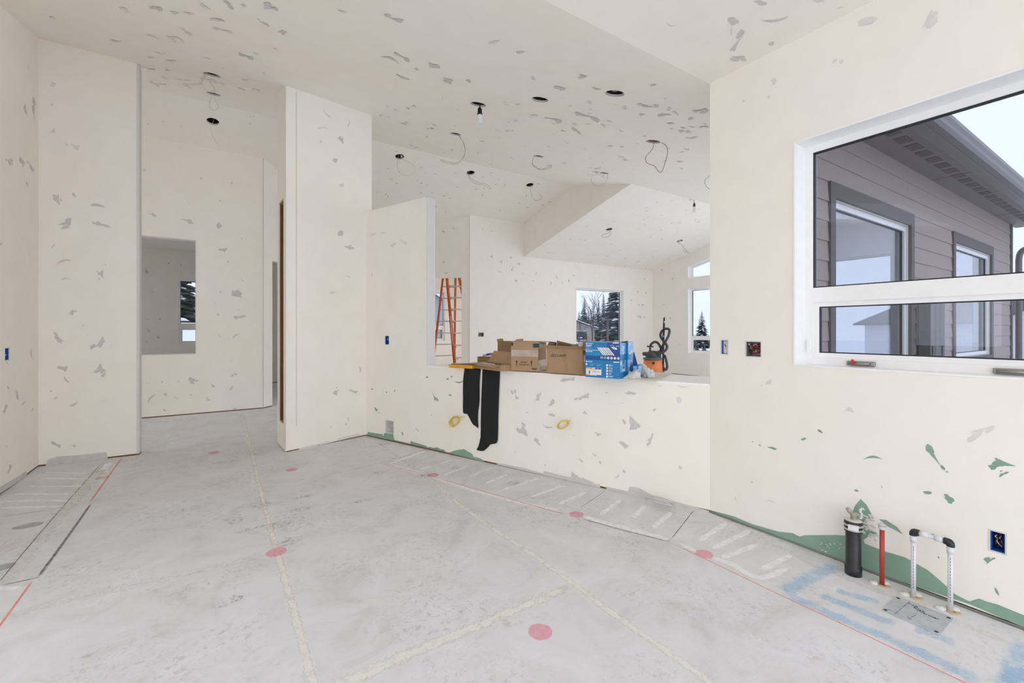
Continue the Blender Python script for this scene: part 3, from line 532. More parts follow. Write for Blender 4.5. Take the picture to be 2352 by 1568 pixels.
for i in range(16): patch('wall_right', 1868 + rg.uniform(0, 72), 1245 + rg.uniform(0, 22), rg.uniform(3, 8), 2.2, rg.uniform(-20, 60), 'b', 'smear')
for a in ((1128,589,9,7,0),(1151,602,8,5,80),(1173,591,7,4,70,'b'),(1190.5,606,9,6,0),(1178.5,618,13,3,-70,'s'),(1186,645,9,6,20),(1231,628,7,4,-60,'b'),(1225,645,6,3,40,'b'),(1279,638,10,4,60),(1265.5,650,8,3,80,'b'),(1306,645,9,4,80,'b'),(1292,649,5,3,0,'b'),(1109,528,7,3,-60,'d'),(1130,530,5,3,0,'b'),(1147,623,8,2,10,'s'),(1201,628,5,3,0,'b'),(1317,632,8,3,20,'b'),(1252,700,7,3,60,'s'),(1450,690,6,4,60,'b'),(1465,670,6,4,60,'b'),(1467,700,6,5,0,'b'),(1470,728,7,5,20,'b'),(1480,640,5,4,0,'b'),(1483,672,8,2,80,'b'),(1466,726,5,4,0,'b'),(1480,728,6,4,10,'b'),(1476,700,8,4,0,'b')): patch('wall_back', *a)
for a in ((1018,531,9,7,40),(1043,526,8,5,40),(1018,601,8,7,50),(1025,627,6,4,0,'b')): patch('wall_angle_2', *a)
for a in ((1545,640,6,5,0,'b'),(1525,700,5,5,0,'b','bare_pale'),(1540,730,5,6,0,'b'),(1562,790,7,4,0,'b','bare_pale'),(1520,620,5,3,0,'b')): patch('wall_right_far', *a)
for a in ((1685,48,26,24,20,'b'),(1693,100,44,11,-55,'t'),(1694,131,32,11,10,'t'),(1772,100,18,9,-30,'b'),(1780,41,66,7,-8,'s'),(1745,6,34,10,15,'t'),(1540,55,20,5,20,'s','bare_pale'),(1930,20,20,4,-20,'s','bare_pale'),(1680,72,5,20,0,'b','bare_pale'),(1880,2,30,8,0,'b','bare_pale')): patch('ceiling_flat', *a)
for a in ((360,19,26,6,20),(620,17,26,12,15),(522,8,26,6,45),(500,47,32,7,5,'s'),(604,52,20,5,25),(594,43,8,3,20,'b'),(648,73,24,5,3),(910,45,34,10,14),(562,128,32,6,18),(632,111,14,4,22,'b'),(405,92,40,4,20,'s','bare_pale'),(786,24,22,5,15,'s','bare_pale'),(918,127,30,6,28),(895,138,44,5,20,'s'),(1000,153,34,10,20),(957,158,10,6,30,'b'),(925,175,36,5,22,'s'),(1028,182,24,10,30),(1077,185,14,8,30,'b'),(1198,119,26,5,-5),(1135,97,28,8,-15,'b','bare_pale'),(1226,180,16,6,35),(1341,175,18,10,0),(1285,201,30,6,15),(1370,201,22,5,15,'s'),(1342,265,46,8,14),(1500,195,16,5,-10,'b'),(1488,244,30,7,8),(1475,263,14,6,0),(1532,263,28,5,3),(1587,272,14,7,-20,'b'),(1607,254,30,6,-8),(1540,283,18,5,0,'b'),(1568,300,18,4,0),(1322,298,22,5,28),(1268,273,26,4,8),(1385,287,14,5,25,'b'),(1354,235,14,7,20,'b','bare_pale'),(1435,249,12,3,-5,'b'),(1595,317,18,4,-15,'s'),(1617,293,24,4,-3,'s')): patch('ceiling_vault', *a)
for i in range(95):
    u = rg.uniform(860, 1620); v = rg.uniform(225, 400)
    if v < 240 and u < 1000 or v > 318 + (u - 855) * 0.22: continue
    patch('ceiling_vault', u, v, rg.uniform(5, 16), rg.uniform(1.5, 4), rg.gauss(12, 10), rg.choice('tsbs'), rg.choice(('bare', 'bare_pale', 'bare_pale')))
for i in range(24): patch('ceiling_vault', rg.uniform(335, 620), rg.uniform(120, 215), rg.uniform(8, 22), rg.uniform(2, 4), rg.gauss(16, 8), rg.choice('tsb'), 'bare_pale')
for i in range(12): patch('ceiling_vault', rg.uniform(120, 560), rg.uniform(8, 100), rg.uniform(14, 34), rg.uniform(3, 7), rg.gauss(18, 8), rg.choice('ts'), 'bare_pale')
for i in range(62):
    u = rg.uniform(862, 1330); v = rg.uniform(345, 490)
    if v < 330 + (u - 855) * 0.22: continue
    patch('ceiling_vault_back', u, v, rg.uniform(4, 9), rg.uniform(2, 4), rg.uniform(-30, 30), rg.choice('tbs'), 'bare' if v > 420 else 'bare_pale')
for i in range(6): patch('ceiling_vault_back', rg.uniform(335, 620), rg.uniform(245, 300), rg.uniform(5, 10), rg.uniform(3, 5), rg.uniform(0, 40), 'b', 'bare_pale')
for i in range(95):
    u = rg.uniform(1235, 1620); v = rg.uniform(430, 615)
    if v < 590 - (u - 1225) * 0.66 + 10 or (u > 1500 and v > 615 - (u - 1500) * 0.42 - 5): continue
    patch('ceiling_great', u, v, rg.uniform(4, 12), rg.uniform(1.5, 3), rg.gauss(-10, 12), rg.choice('tsb'), 'bare_pale')
for p in PLN.values():
    for mn, mb in p.mbs.items():
        o = mb.build({'greenboard': 'exposed_green_board', 'smear': 'joint_compound_smear'}.get(mn, 'bare_drywall_patch'), M[mn], p.obj); o['kind'] = 'stuff'

# ------------------------------------------------------------------ marks on the slab
MK = [0]
def ribbon(name, px, width, mat, wend=None):
    P = smooth_path([onfloor(u, v) for u, v in px], 5) if len(px) > 2 else [onfloor(*px[0]).lerp(onfloor(*px[1]), i / 6) for i in range(7)]
    MK[0] += 1; z = 0.0004 + 0.000008 * MK[0]; V = []; UVs = []
    for i, p in enumerate(P):
        t = (P[min(i + 1, len(P) - 1)] - P[max(i - 1, 0)]).normalized(); n = Vector((-t.y, t.x, 0)); f = i / (len(P) - 1); wd = width * (1 - f) + (wend or width) * f
        V += [p + n * wd / 2 + UP * z, p - n * wd / 2 + UP * z]; UVs += [(f, 0), (f, 1)]
    mb = MB(); mb.add(V, [(2 * i, 2 * i + 1, 2 * i + 3, 2 * i + 2) for i in range(len(P) - 1)]); me = mb.mesh(name); uv = me.uv_layers.new(name='UVMap')
    for l in me.loops: uv.data[l.index].uv = UVs[l.vertex_index]
    return link(name, me, M[mat], FLOOR)
def spot(name, u, v, r, mat, ry=None):
    c = onfloor(u, v); MK[0] += 1; z = 0.0004 + 0.000008 * MK[0]; n = 28; mb = MB()
    mb.add([c + Vector((r * rg.uniform(.95, 1.05) * math.cos(2 * math.pi * k / n), (ry or r) * rg.uniform(.95, 1.05) * math.sin(2 * math.pi * k / n), z)) for k in range(n)] + [c + UP * z], [(k, (k + 1) % n, n) for k in range(n)]); me = mb.mesh(name); uv = me.uv_layers.new(name='UVMap')
    for l in me.loops: uv.data[l.index].uv = (0.5, 0.5 if l.vertex_index == n else 0.0)
    return link(name, me, M[mat], FLOOR)
c7 = lambda *p: crop(0, 1000, 2.352, p); c8 = lambda *p: crop(800, 1000, 2.352, p); c5 = lambda *p: crop(1600, 1080, 3.128, p)
ribbon('control_joint', [(552, 948), (558, 968)] + c7((1335, 0), (1365, 110), (1410, 310), (1490, 600), (1560, 850), (1640, 1150), (1690, 1336)) + [(740, 1640)], 0.045, 'joint')
ribbon('control_joint', [(860, 1012)] + c8((430, 225), (560, 340), (720, 460), (900, 580), (1080, 700), (1230, 810), (1400, 940), (1600, 1080), (1800, 1220), (1960, 1336)) + [(1720, 1635)], 0.05, 'joint')
ribbon('control_joint', c8((1215, 805), (900, 940), (560, 1085), (300, 1190), (60, 1300)) + [(700, 1608)], 0.075, 'joint', 0.085)
ribbon('control_joint', c7((1440, 640), (1280, 680), (930, 765), (720, 800), (440, 870), (100, 960)) + [(-60, 1440)], 0.07, 'joint_faint')
ribbon('control_joint', [(250, 1058), (120, 1203), (0, 1347)], 0.12, 'joint_faint'); ribbon('pencil_line', [(238, 1058), (110, 1203), (-5, 1340)], 0.008, 'pencil')
ribbon('control_joint', c8((1960, 410), (2250, 560)) + crop(1600, 1080, 3.128, [(880, 690), (1420, 910), (2352, 1280)]), 0.06, 'joint_faint')

# spray-paint outlines of the cabinet runs
for a, b in (((215,155),(425,80)),((380,190),(580,125)),((500,220),(670,155)),((640,228),(790,165)),((740,260),(870,208)),((820,300),(1040,225)),((975,335),(1180,265)),((1130,375),(1290,300)),((1360,430),(1475,345)),((1535,450),(1605,375)),((1640,505),(1750,410)),((1890,575),(2050,465)),((1960,615),(2180,510)),((2010,665),(2220,585)),((2230,725),(2400,640))): ribbon('chalk_stripe', c8(a, b), 0.06, 'chalk')
ribbon('chalk_outline', c8((215,155),(440,218),(640,285),(900,355),(1180,412)), 0.075, 'chalk'); ribbon('chalk_outline', c8((1250,428),(1400,475),(1600,525),(1740,568)), 0.075, 'chalk'); ribbon('chalk_outline', c8((1780,575),(1900,632),(2060,690),(2225,768),(2400,700)), 0.06, 'chalk')
for a, b in (((95,1084),(212,1088)),((85,1098),(206,1100)),((60,1117),(192,1117)),((25,1134),(176,1135)),((4,1151),(160,1149)),((-8,1166),(150,1163)),((-15,1352),(50,1350))): ribbon('chalk_stripe', (a, b), 0.05, 'chalk')
ribbon('chalk_stripe', [(252, 1062), (238, 1080)], 0.1, 'chalk')
ribbon('orange_line', c8((175,150),(410,210),(760,310),(1190,432)), 0.012, 'orange_line'); ribbon('orange_line', c8((1735,575),(2050,725),(2352,870)) + [(1950, 1440), (2217, 1568), (2330, 1625)], 0.009, 'orange_line')
ribbon('orange_line', [(281, 1050), (205, 1155)], 0.014, 'orange_line'); ribbon('orange_line', [(75, 1333), (0, 1436), (-40, 1490)], 0.012, 'orange_line')
ribbon('pencil_line', [(210, 1155), (150, 1240), (86, 1327)], 0.02, 'pencil'); ribbon('pencil_line', [(88, 1326), (8, 1343)], 0.014, 'pencil'); ribbon('pencil_line', [(0, 1187), (130, 1168)], 0.008, 'pencil')
ribbon('pencil_line', c8((1265,450),(1500,515),(1735,573)), 0.012, 'pencil'); ribbon('pencil_line', c8((1250,392),(1392,297)), 0.007, 'pencil'); ribbon('pencil_line', c8((1745,558),(1868,402)), 0.008, 'pencil'); ribbon('pencil_line', c8((0,190),(200,140),(425,74)), 0.007, 'pencil')
for u, v, r in ((994, 1091, .052), (1324, 1181, .052), (1618, 1272, .05), (1241, 1450.5, .052), (635.6, 1267, .055), (669.6, 1078.7, .05), (491, 1039, .05), (236, 1097, .05)): spot('paint_dot', u, v, r, 'pink_dot' if (u, v) != (236, 1097) else 'pink_faint')
for a, wd in (((( 620,870),(800,780),(1000,680)), .10), (((620,865),(850,985),(1150,1110),(1500,1260),(1800,1400),(2050,1526)), .09), (((1000,855),(1150,905),(1320,945)), .07), (((890,900),(1080,970),(1440,1110)), .08), (((1560,1130),(1740,1200),(1860,1240)), .08), (((1600,1090),(1700,1120),(1740,1150)), .06), (((2380,1240),(2300,1390),(2250,1540)), .10), (((2200,1560),(2300,1500),(2420,1450)), .1)): ribbon('blue_spray', c5(*a), wd, 'blue_spray')
spot('damp_spot', 65, 1207, .075, 'stain', .05); spot('damp_spot', 4, 1303, .05, 'stain')
for u, v in ((540, 1195), (575, 1215), (640, 1205), (690, 1170), (600, 1160), (830, 1150), (980, 1090), (1045, 1075), (880, 1020), (870, 1085), (660, 1245), (530, 1380), (1180, 1110), (520, 1060), (700, 1140)): spot('boot_scuff', u, v, rg.uniform(.06, .13), 'stain_faint', rg.uniform(.04, .08))

# ================================================================== recessed-light cut-outs, wires and work bulbs
plain('can_black', (0.006, 0.006, 0.006), 0.6); plain('can_copper', (0.28, 0.10, 0.07), 0.6, var=0.3); plain('romex_white', (0.62, 0.60, 0.57), 0.5); plain('romex_grey', (0.30, 0.27, 0.24), 0.5)
plain('romex_yellow', (0.75, 0.55, 0.11), 0.45, var=0.12); plain('wire_copper', (0.45, 0.20, 0.08), 0.4, 0.6); plain('socket_black', (0.02, 0.02, 0.022), 0.45); plain('cfl', (0.85, 0.87, 0.88), 0.25)
CANG = 'recessed light openings in the vaulted ceiling'
def can(P, n, label, mat='can_black', wires=(), r=0.0022, junk=False, wmat='romex_white'):
    n = Vector(n).normalized(); n = n if n.z > 0 else -n
    root = thing('recessed_light_opening', label, 'light opening', P, CANG)
    mb = MB(); mb.lathe(P, [(CAN_R + 0.001, 0.001), (CAN_R + 0.001, 0.13), (0.0001, 0.13)], 24, 0, n); mb.build('housing', M[mat], root, True)
    mb = MB(); mb.lathe(P, [(CAN_R - 0.001, 0.0), (CAN_R - 0.001, 0.018), (CAN_R + 0.006, 0.018)], 24, 0, n); mb.build('cut_rim', M['bead'], root)
    if junk:
        mb = MB(); t = n.orthogonal().normalized(); b = n.cross(t)
        for k in range(4): a0 = rg.uniform(0, 6); mb.tube(smooth_path([P + n * 0.05 + (t * math.cos(a0 + j) + b * math.sin(a0 + j)) * 0.045 + n * rg.uniform(-.02, .02) for j in range(4)], 4), 0.004, 6)
        mb.build('wire_bundle', M['plywood'], root, True)
    for px in wires:
        d = depth_of(P); pts = [atdepth(u, v, d + rg.uniform(-0.01, 0.01)) for u, v in px]
        pts[0] = P + (pts[0] - P) * 0.5 + n * 0.10; mb = MB(); mb.tube(smooth_path(pts, 6), r, 6); mb.build('wire', M[wmat], root, True)
    return root
nM, nBk, nG = PMAIN[1], PBACK[1], PGREAT[1]
cc = lambda *p: crop(820, 150, 3.92, p); cd_ = lambda *p: crop(1200, 170, 5.227, p); ch = lambda *p: crop(440, 140, 7.467, p); ce = lambda *p: crop(1200, 400, 5.227, p)
can(PM[0], nM, 'open light hole in the hall ceiling with a bunched coil of cable', wires=[ch((320,225),(200,330),(165,300),(170,285),(240,310),(330,380),(400,490),(395,545)), ch((325,225),(180,340),(165,360),(200,440),(280,510),(350,518),(395,490),(385,450)), ch((180,345),(160,385),(110,400),(0,412),(-60,400)), ch((175,350),(150,382),(60,390),(-150,392))])
can(PM[1], nM, 'middle hall light hole with a hanging teardrop wire loop', wires=[ch((385,560),(345,625),(310,720),(310,800),(350,838),(420,838),(462,790),(440,730),(400,660),(388,600),(390,565))])
can(PB[0], nBk, 'dark hall light hole with a single thin wire curving down', wires=[ch((430,1010),(370,1040),(335,1090),(325,1170),(360,1290),(420,1400),(485,1472))], r=0.002)
bulb_can = can(PM[2], nM, 'ceiling light hole from which the compact fluorescent work bulb hangs')
can(PM[3], nM, 'empty light hole with bundled wires just right of the hanging bulb', junk=True)
can(PM[4], nM, 'empty light hole with bundled wires nearest the kitchen window wall', junk=True)
can(PM[5], nM, 'light hole with two long grey wires sweeping left in an arc', wires=[cc((860,622),(920,640),(955,690),(972,760),(960,820),(910,870),(860,875),(800,862),(750,848)), cc((865,625),(930,650),(965,710),(973,780),(950,850),(900,885),(850,888),(790,875),(752,855))], wmat='romex_grey')
can(PB[1], nBk, 'light hole beside the pier with a round wire loop hanging', wires=[cc((385,815),(365,860),(362,915),(385,965),(430,990),(485,988),(518,955),(515,910),(490,880),(450,865),(425,850),(400,815))], r=0.003)
can(PB[2], nBk, 'light hole above the wing wall with two wires trailing right', wires=[cc((1005,965),(1000,985),(1020,1030),(1065,1065),(1130,1075),(1180,1100),(1203,1118)), cc((1008,965),(1010,995),(1050,1035),(1110,1060),(1160,1068),(1195,1092),(1206,1110))], r=0.003, wmat='romex_grey')
can(PM[6], nM, 'light hole with a short wire hooked to the right', wires=[cc((1590,812),(1580,860),(1590,900),(1625,930),(1660,937),(1710,920),(1752,898)), cc((1588,812),(1578,870),(1600,915),(1650,935),(1700,935),(1745,918),(1753,900))], r=0.003, wmat='romex_grey')
can(PB[3], nBk, 'light hole just left of the dropped soffit with a J-shaped wire', wires=[cc((1570,1070),(1562,1110),(1568,1165),(1590,1205),(1620,1217),(1655,1205),(1665,1190),(1645,1160))], r=0.003, wmat='romex_grey')
can(PM[7], nM, 'light hole over the soffit corner with a round pale wire loop', wires=[cc((2228,968),(2220,1005),(2200,985),(2160,982),(2120,1000),(2108,1035),(2130,1072),(2175,1086),(2220,1068),(2250,1030),(2257,985),(2250,965))], r=0.0035)
can(PM[8], nM, 'reddish light hole with a large irregular wire loop', 'can_copper', [cd_((1580,815),(1570,870),(1530,935),(1485,985),(1478,1035),(1500,1070),(1550,1090),(1585,1105),(1620,1150),(1650,1180),(1680,1160),(1710,1070),(1740,960),(1735,880),(1700,840),(1640,815))], r=0.0035, wmat='romex_grey')
can(PM[9], nM, 'light hole mostly hidden by the window wall corner, wire loop showing', wires=[cd_((2330,1170),(2250,1215),(2200,1260),(2192,1310),(2215,1355),(2260,1380),(2330,1350))], r=0.003, wmat='romex_grey')
can(PG[0], nG, 'small reddish light hole in the great room slope with a flat wire loop', 'can_copper', [ce((1055,668),(1058,710),(1035,745),(990,758),(955,748),(950,735),(985,718),(1020,712),(1050,685))], r=0.004, wmat='romex_grey')
can(PG[1], nG, 'small reddish light hole near the gable with a straight wire', 'can_copper', [ce((1880,805),(1875,830),(1900,835),(1940,885),(1995,943),(1925,915))], r=0.004, wmat='romex_grey')
def work_bulb(top, bottom_px, d, label, plate=None):
    b = atdepth(*bottom_px, d); x = Vector((b.x, b.y, 0)); zt, zb = top.z, b.z; L = 0.17 if plate is None else 0.19
    root = thing('work_light_bulb', label, 'light bulb', (b.x, b.y, zb)); c = Vector((b.x, b.y, 0))
    mb = MB(); mb.tube(smooth_path([top, c + UP * (zb + L + 0.07), c + UP * (zb + L + 0.01)], 6), 0.005, 8); mb.build('cord', M['socket_black'], root, True)
    mb = MB(); mb.lathe(c + UP * zb, [(0.004, L + 0.01), (0.012, L), (0.021, L - 0.012), (0.023, L - 0.055), (0.027, L - 0.058), (0.027, L - 0.07), (0.0, L - 0.07)], 18); mb.build('socket', M['socket_black'], root, True)
    mb = MB(); mb.lathe(c + UP * zb, [(0.02, L - 0.068), (0.026, L - 0.075), (0.026, L - 0.09), (0.0, L - 0.092)], 18); mb.build('ballast', M['cfl'], root, True)
    mb = MB(); N = 70; mb.tube([c + UP * (zb + 0.006 + (L - 0.1) * k / N) + Vector((math.cos(k * .55), math.sin(k * .55), 0)) * (0.019 + 0.004 * math.sin(k / N * 3.1)) for k in range(N + 1)], 0.0052, 7); mb.build('glass_spiral', M['cfl'], root, True)
    if plate is not None:
        o, n = plate; mb = MB(); n = n if n.z > 0 else -n; mb.lathe(o, [(0.10, -0.001), (0.105, -0.006), (0.09, -0.028), (0.03, -0.036), (0.0, -0.036)], 28, 0, n); mb.build('ceiling_plate', M['white_trim'], root, True)
    return root
work_bulb(PM[2] + UP * 0.05, (1102, 287), depth_of(PM[2]) - 0.02, 'hanging compact fluorescent work bulb in a black socket over the half wall')
pp = hit(1597, 455, *PGREAT); work_bulb(pp - UP * 0.02, (1594.5, 488), depth_of(pp), 'distant hanging work bulb below a white ceiling plate in the great room', (pp, nG))

# ================================================================== electrical boxes let into the walls
plain('box_blue', (0.012, 0.10, 0.42), 0.45, var=0.1); plain('box_steel', (0.30, 0.30, 0.31), 0.4, 0.6); plain('box_white', (0.68, 0.68, 0.70), 0.5); plain('wire_red', (0.55, 0.04, 0.07), 0.45); plain('wire_black', (0.015, 0.015, 0.015), 0.45); plain('wire_white', (0.66, 0.62, 0.55), 0.5)
def ebox(wn, h, label, mat, wires, cable=None):
    w = WALLS[wn]; a0, a1, z0, z1 = h; e = 0.001; D = 0.07; root = thing('electrical_box', label, 'electrical box', w.fn((a0 + a1) / 2, z0, 0.02))
    mb = MB(); t = 0.004
    bar(mb, w, a0 + e, a0 + e + t, z0 + e, z1 - e, 0.004, D); bar(mb, w, a1 - e - t, a1 - e, z0 + e, z1 - e, 0.004, D); bar(mb, w, a0 + e, a1 - e, z0 + e, z0 + e + t, 0.004, D); bar(mb, w, a0 + e, a1 - e, z1 - e - t, z1 - e, 0.004, D); bar(mb, w, a0 + e, a1 - e, z0 + e, z1 - e, D, D + t)
    mb.build('box', M[mat], root)
    ring(w, a0 - 0.004, a1 + 0.004, z0 - 0.004, z1 + 0.004, 0.006, -0.0015, 0.003).build('chipped_edge', M['bead'], root)
    rr = random.Random(hash(label) % 1000)
    for wm, k in wires:
        for q in range(k):
            A0 = rr.uniform(a0 + .3 * (a1 - a0), a1 - .2 * (a1 - a0)); pts = [w.fn(A0, z1 - 0.02, 0.055)]
            for j in range(4): pts.append(w.fn(rr.uniform(a0 + .012, a1 - .012), z1 - (z1 - z0) * (0.25 + 0.17 * j) + rr.uniform(-.008, .008), rr.uniform(0.008, 0.045)))
            mb = MB(); mb.tube(smooth_path(pts, 5), 0.0022, 6); mb.build('wire', M[wm], root, True)
    return root
ebox('wall_left', bl[0], 'narrow blue switch box in the left wall', 'box_blue', [('wire_white', 2)])
ebox('wall_right', rb[0], 'blue single switch box right of the half wall corner', 'box_blue', [('wire_white', 2), ('wire_black', 1)])
ebox('wall_right', rb[1], 'double steel box stuffed with red and black wires beside the kitchen window', 'box_steel', [('wire_red', 4), ('wire_black', 6), ('wire_copper', 3), ('wire_white', 3)])
ebox('wall_right', rb[2], 'low blue outlet box near the white pipes', 'box_blue', [('wire_black', 3), ('wire_white', 2), ('wire_copper', 2)])
ebox('wall_half', _b[0], 'small blue switch box on the tall wing wall', 'box_blue', [('wire_white', 1)])
ebox('wall_half', _b[1], 'white recessed box with a yellow cable near the floor by the pier', 'box_white', [('romex_yellow', 2)])
ebox('wall_back', bb[0], 'small dark double box on the far back wall', 'box_steel', [('wire_red', 2), ('wire_black', 3), ('wire_white', 2)])

# ================================================================== coiled cables
def coil(name, c, ax1, ax2, nrm, r1, r2, turns, mat, label, rad=0.004, tails=(), jit=0.12):
    root = thing(name, label, 'cable', c); mb = MB(); N = turns * 18; pts = []
    for k in range(N + 1):
        a = 2 * math.pi * k / 18; f = 1 + jit * math.sin(k * 0.37) - 0.30 * (k / N if jit > .15 else 0)
        pts.append(c + ax1 * (r1 * f * math.cos(a)) + ax2 * (r2 * f * math.sin(a)) + nrm * (0.012 * math.sin(k * .21) + 0.010 * k / N))
    mb.tube(pts, rad, 7); mb.build('loops', M[mat], root, True)
    for t in tails: mb = MB(); mb.tube(smooth_path(t, 6), rad, 7); mb.build('tail', M[mat], root, True)
    return root
wh = WALLS['wall_half']
P1 = wh.pt(1054, 967, 0.055); q1 = wh.pt(1066, 957, 0.0)
coil('coiled_cable', P1, (wh.d * -0.62 + UP * 0.78).normalized(), (wh.d * 0.7 + wh.n * 0.4 + UP * 0.5).normalized(), wh.n, 0.070, 0.042, 5, 'romex_yellow', 'yellow cable wound in an open spiral coil left of the black strips', 0.0048, [[q1 - wh.n * 0.02, q1 + wh.n * 0.02, P1 + (wh.d * -0.62 + UP * 0.78).normalized() * 0.065]], 0.2)
P2 = wh.pt(1300, 973, 0.05); q2 = wh.pt(1310, 966, 0.0)
coil('coiled_cable', P2, (wh.d * -0.75 + UP * 0.66).normalized(), (wh.d * 0.5 + wh.n * 0.6 + UP * 0.55).normalized(), wh.n, 0.052, 0.032, 4, 'romex_yellow', 'small bunched yellow cable poking from the middle of the half wall', 0.0048, [[q2 - wh.n * 0.02, q2 + wh.n * 0.03, P2 + (wh.d * -0.75 + UP * 0.66).normalized() * 0.048]], 0.12)
P3 = onfloor(1513, 1156, 0.02); fx = wh.d * -1.0
coil('coiled_cable', P3 + wh.n * 0.03 + UP * 0.02, fx, (UP * 0.55 + wh.n * 0.8).normalized(), (UP * 0.8 - wh.n * 0.55).normalized(), 0.095, 0.030, 3, 'romex_white', 'flat coil of white cable lying at the foot of the half wall', 0.005, [[P3 + fx * 0.07 + UP * 0.03, P3 + fx * 0.13 + UP * 0.012 + wh.n * 0.03, P3 + fx * 0.16 + UP * 0.006 + wh.n * 0.05]], 0.12)

# ================================================================== black felt strips hung over the half wall
plain('felt', (0.013, 0.013, 0.014), 0.95, var=0.25, scale=60)
def strip(px, top, label, depth_px):
    root = thing('felt_strip', label, 'felt strip', wh.pt(*px[0][-1]), 'black felt strips over the half wall')
    L, Rr = px; n = 14; mb = MB(); V = []
    def at(line, f):
        P = smooth_path([Vector((a, b, 0)) for a, b in line], 8); x = f * (len(P) - 1); i = min(int(x), len(P) - 2); return P[i].lerp(P[i + 1], x - i)
    rows = []
    for k in range(3):                       # lying back on the ledge
        a = wh.pt(L[0][0], L[0][1]); b = wh.pt(Rr[0][0], Rr[0][1]); z = LEDGE + 0.0139
        rows.append([(a.lerp(b, j / 4) - wh.n * (0.07 - 0.035 * k)) * 1.0 for j in range(5)]); rows[-1] = [Vector((q.x, q.y, z)) for q in rows[-1]]
    a = wh.pt(*L[0]); b = wh.pt(*Rr[0]); rows.append([Vector((q.x, q.y, LEDGE + 0.0132)) + wh.n * 0.006 for q in (a.lerp(b, j / 4) for j in range(5))])
    for i in range(n + 1):
        f = i / n; l, r = at(L, f), at(Rr, f); rows.append([wh.pt(*(l.lerp(r, j / 4).xy)) + wh.n * (0.007 + 0.006 * math.sin(f * 7 + j * .9) ** 2 + 0.012 * max(0, f - .85) * (j - 2)) for j in range(5)])
    for rw_ in rows: V += rw_
    m = len(rows); mb.add(V, [(5 * i + j, 5 * i + j + 1, 5 * i + j + 6, 5 * i + j + 5) for i in range(m - 1) for j in range(4)])
    o = mb.build('sheet', M['felt'], root, True); sd = o.modifiers.new('thick', 'SOLIDIFY'); sd.thickness = 0.0025; sd.offset = 0
    return root
c6 = lambda *p: crop(820, 850, 5.227, p)
strip((c6((1295,0),(1283,120),(1283,350),(1280,510),(1330,520),(1370,590),(1400,650),(1460,690)), c6((1490,5),(1480,150),(1478,350),(1462,480),(1460,560),(1461,620),(1462,660),(1463,690))), 0, 'shorter black felt strip with a curled end, nearer the pier', 0)
strip((c6((1512,10),(1505,250),(1500,450),(1492,650),(1490,800),(1470,900),(1455,930),(1441,955),(1490,966)), c6((1722,20),(1715,250),(1708,400),(1700,600),(1700,750),(1690,868),(1630,862),(1580,920),(1530,964))), 0, 'longer black felt strip with a curled end, nearer the boxes', 0)

# ================================================================== things on the ledge
LZ = LEDGE + 0.0125
mb = MB(); mb.box(bfn((2.21 + 3.22) / 2, 0.29, LZ + 0.006), (3.22 - 2.21, 0.53, 0.012), ax); o = bevel(mb.build('plywood_sheet', M['plywood']), 0.002); tag(o, 'tan plywood sheet under the cardboard and blue boxes', 'plywood')
PZ = LZ + 0.0125
plain('card', (0.40, 0.26, 0.145), 0.85, var=0.07, scale=9); plain('card_dark', (0.27, 0.165, 0.085), 0.85, var=0.06); plain('tape_tan', (0.36, 0.21, 0.10), 0.3, var=0.08); plain('tape_black', (0.03, 0.035, 0.035), 0.3, var=0.4, scale=30); plain('ink', (0.02, 0.017, 0.015), 0.8); plain('paper', (0.74, 0.72, 0.69), 0.8)
plain('tape_clear', (0.48, 0.39, 0.33), 0.25, var=0.12, scale=25)
def text_part(txt, size, origin, xdir, ydir, mat, parent, name='lettering', align='CENTER', thick=0.0003):
    cu = bpy.data.curves.new(name, 'FONT'); cu.body = txt; cu.size = size; cu.align_x = align; cu.align_y = 'CENTER'; cu.extrude = thick
    to = bpy.data.objects.new(name, cu); col.objects.link(to); dg = bpy.context.evaluated_depsgraph_get(); me = bpy.data.meshes.new_from_object(to.evaluated_get(dg)); bpy.data.objects.remove(to)
    z = xdir.cross(ydir).normalized(); m = Matrix.Identity(4)
    for i, v in enumerate((xdir, ydir, z)):
        for r_ in range(3): m[r_][i] = v[r_]
    m.translation = origin; me.transform(m); me.materials.clear(); return link(name, me, mat, parent)
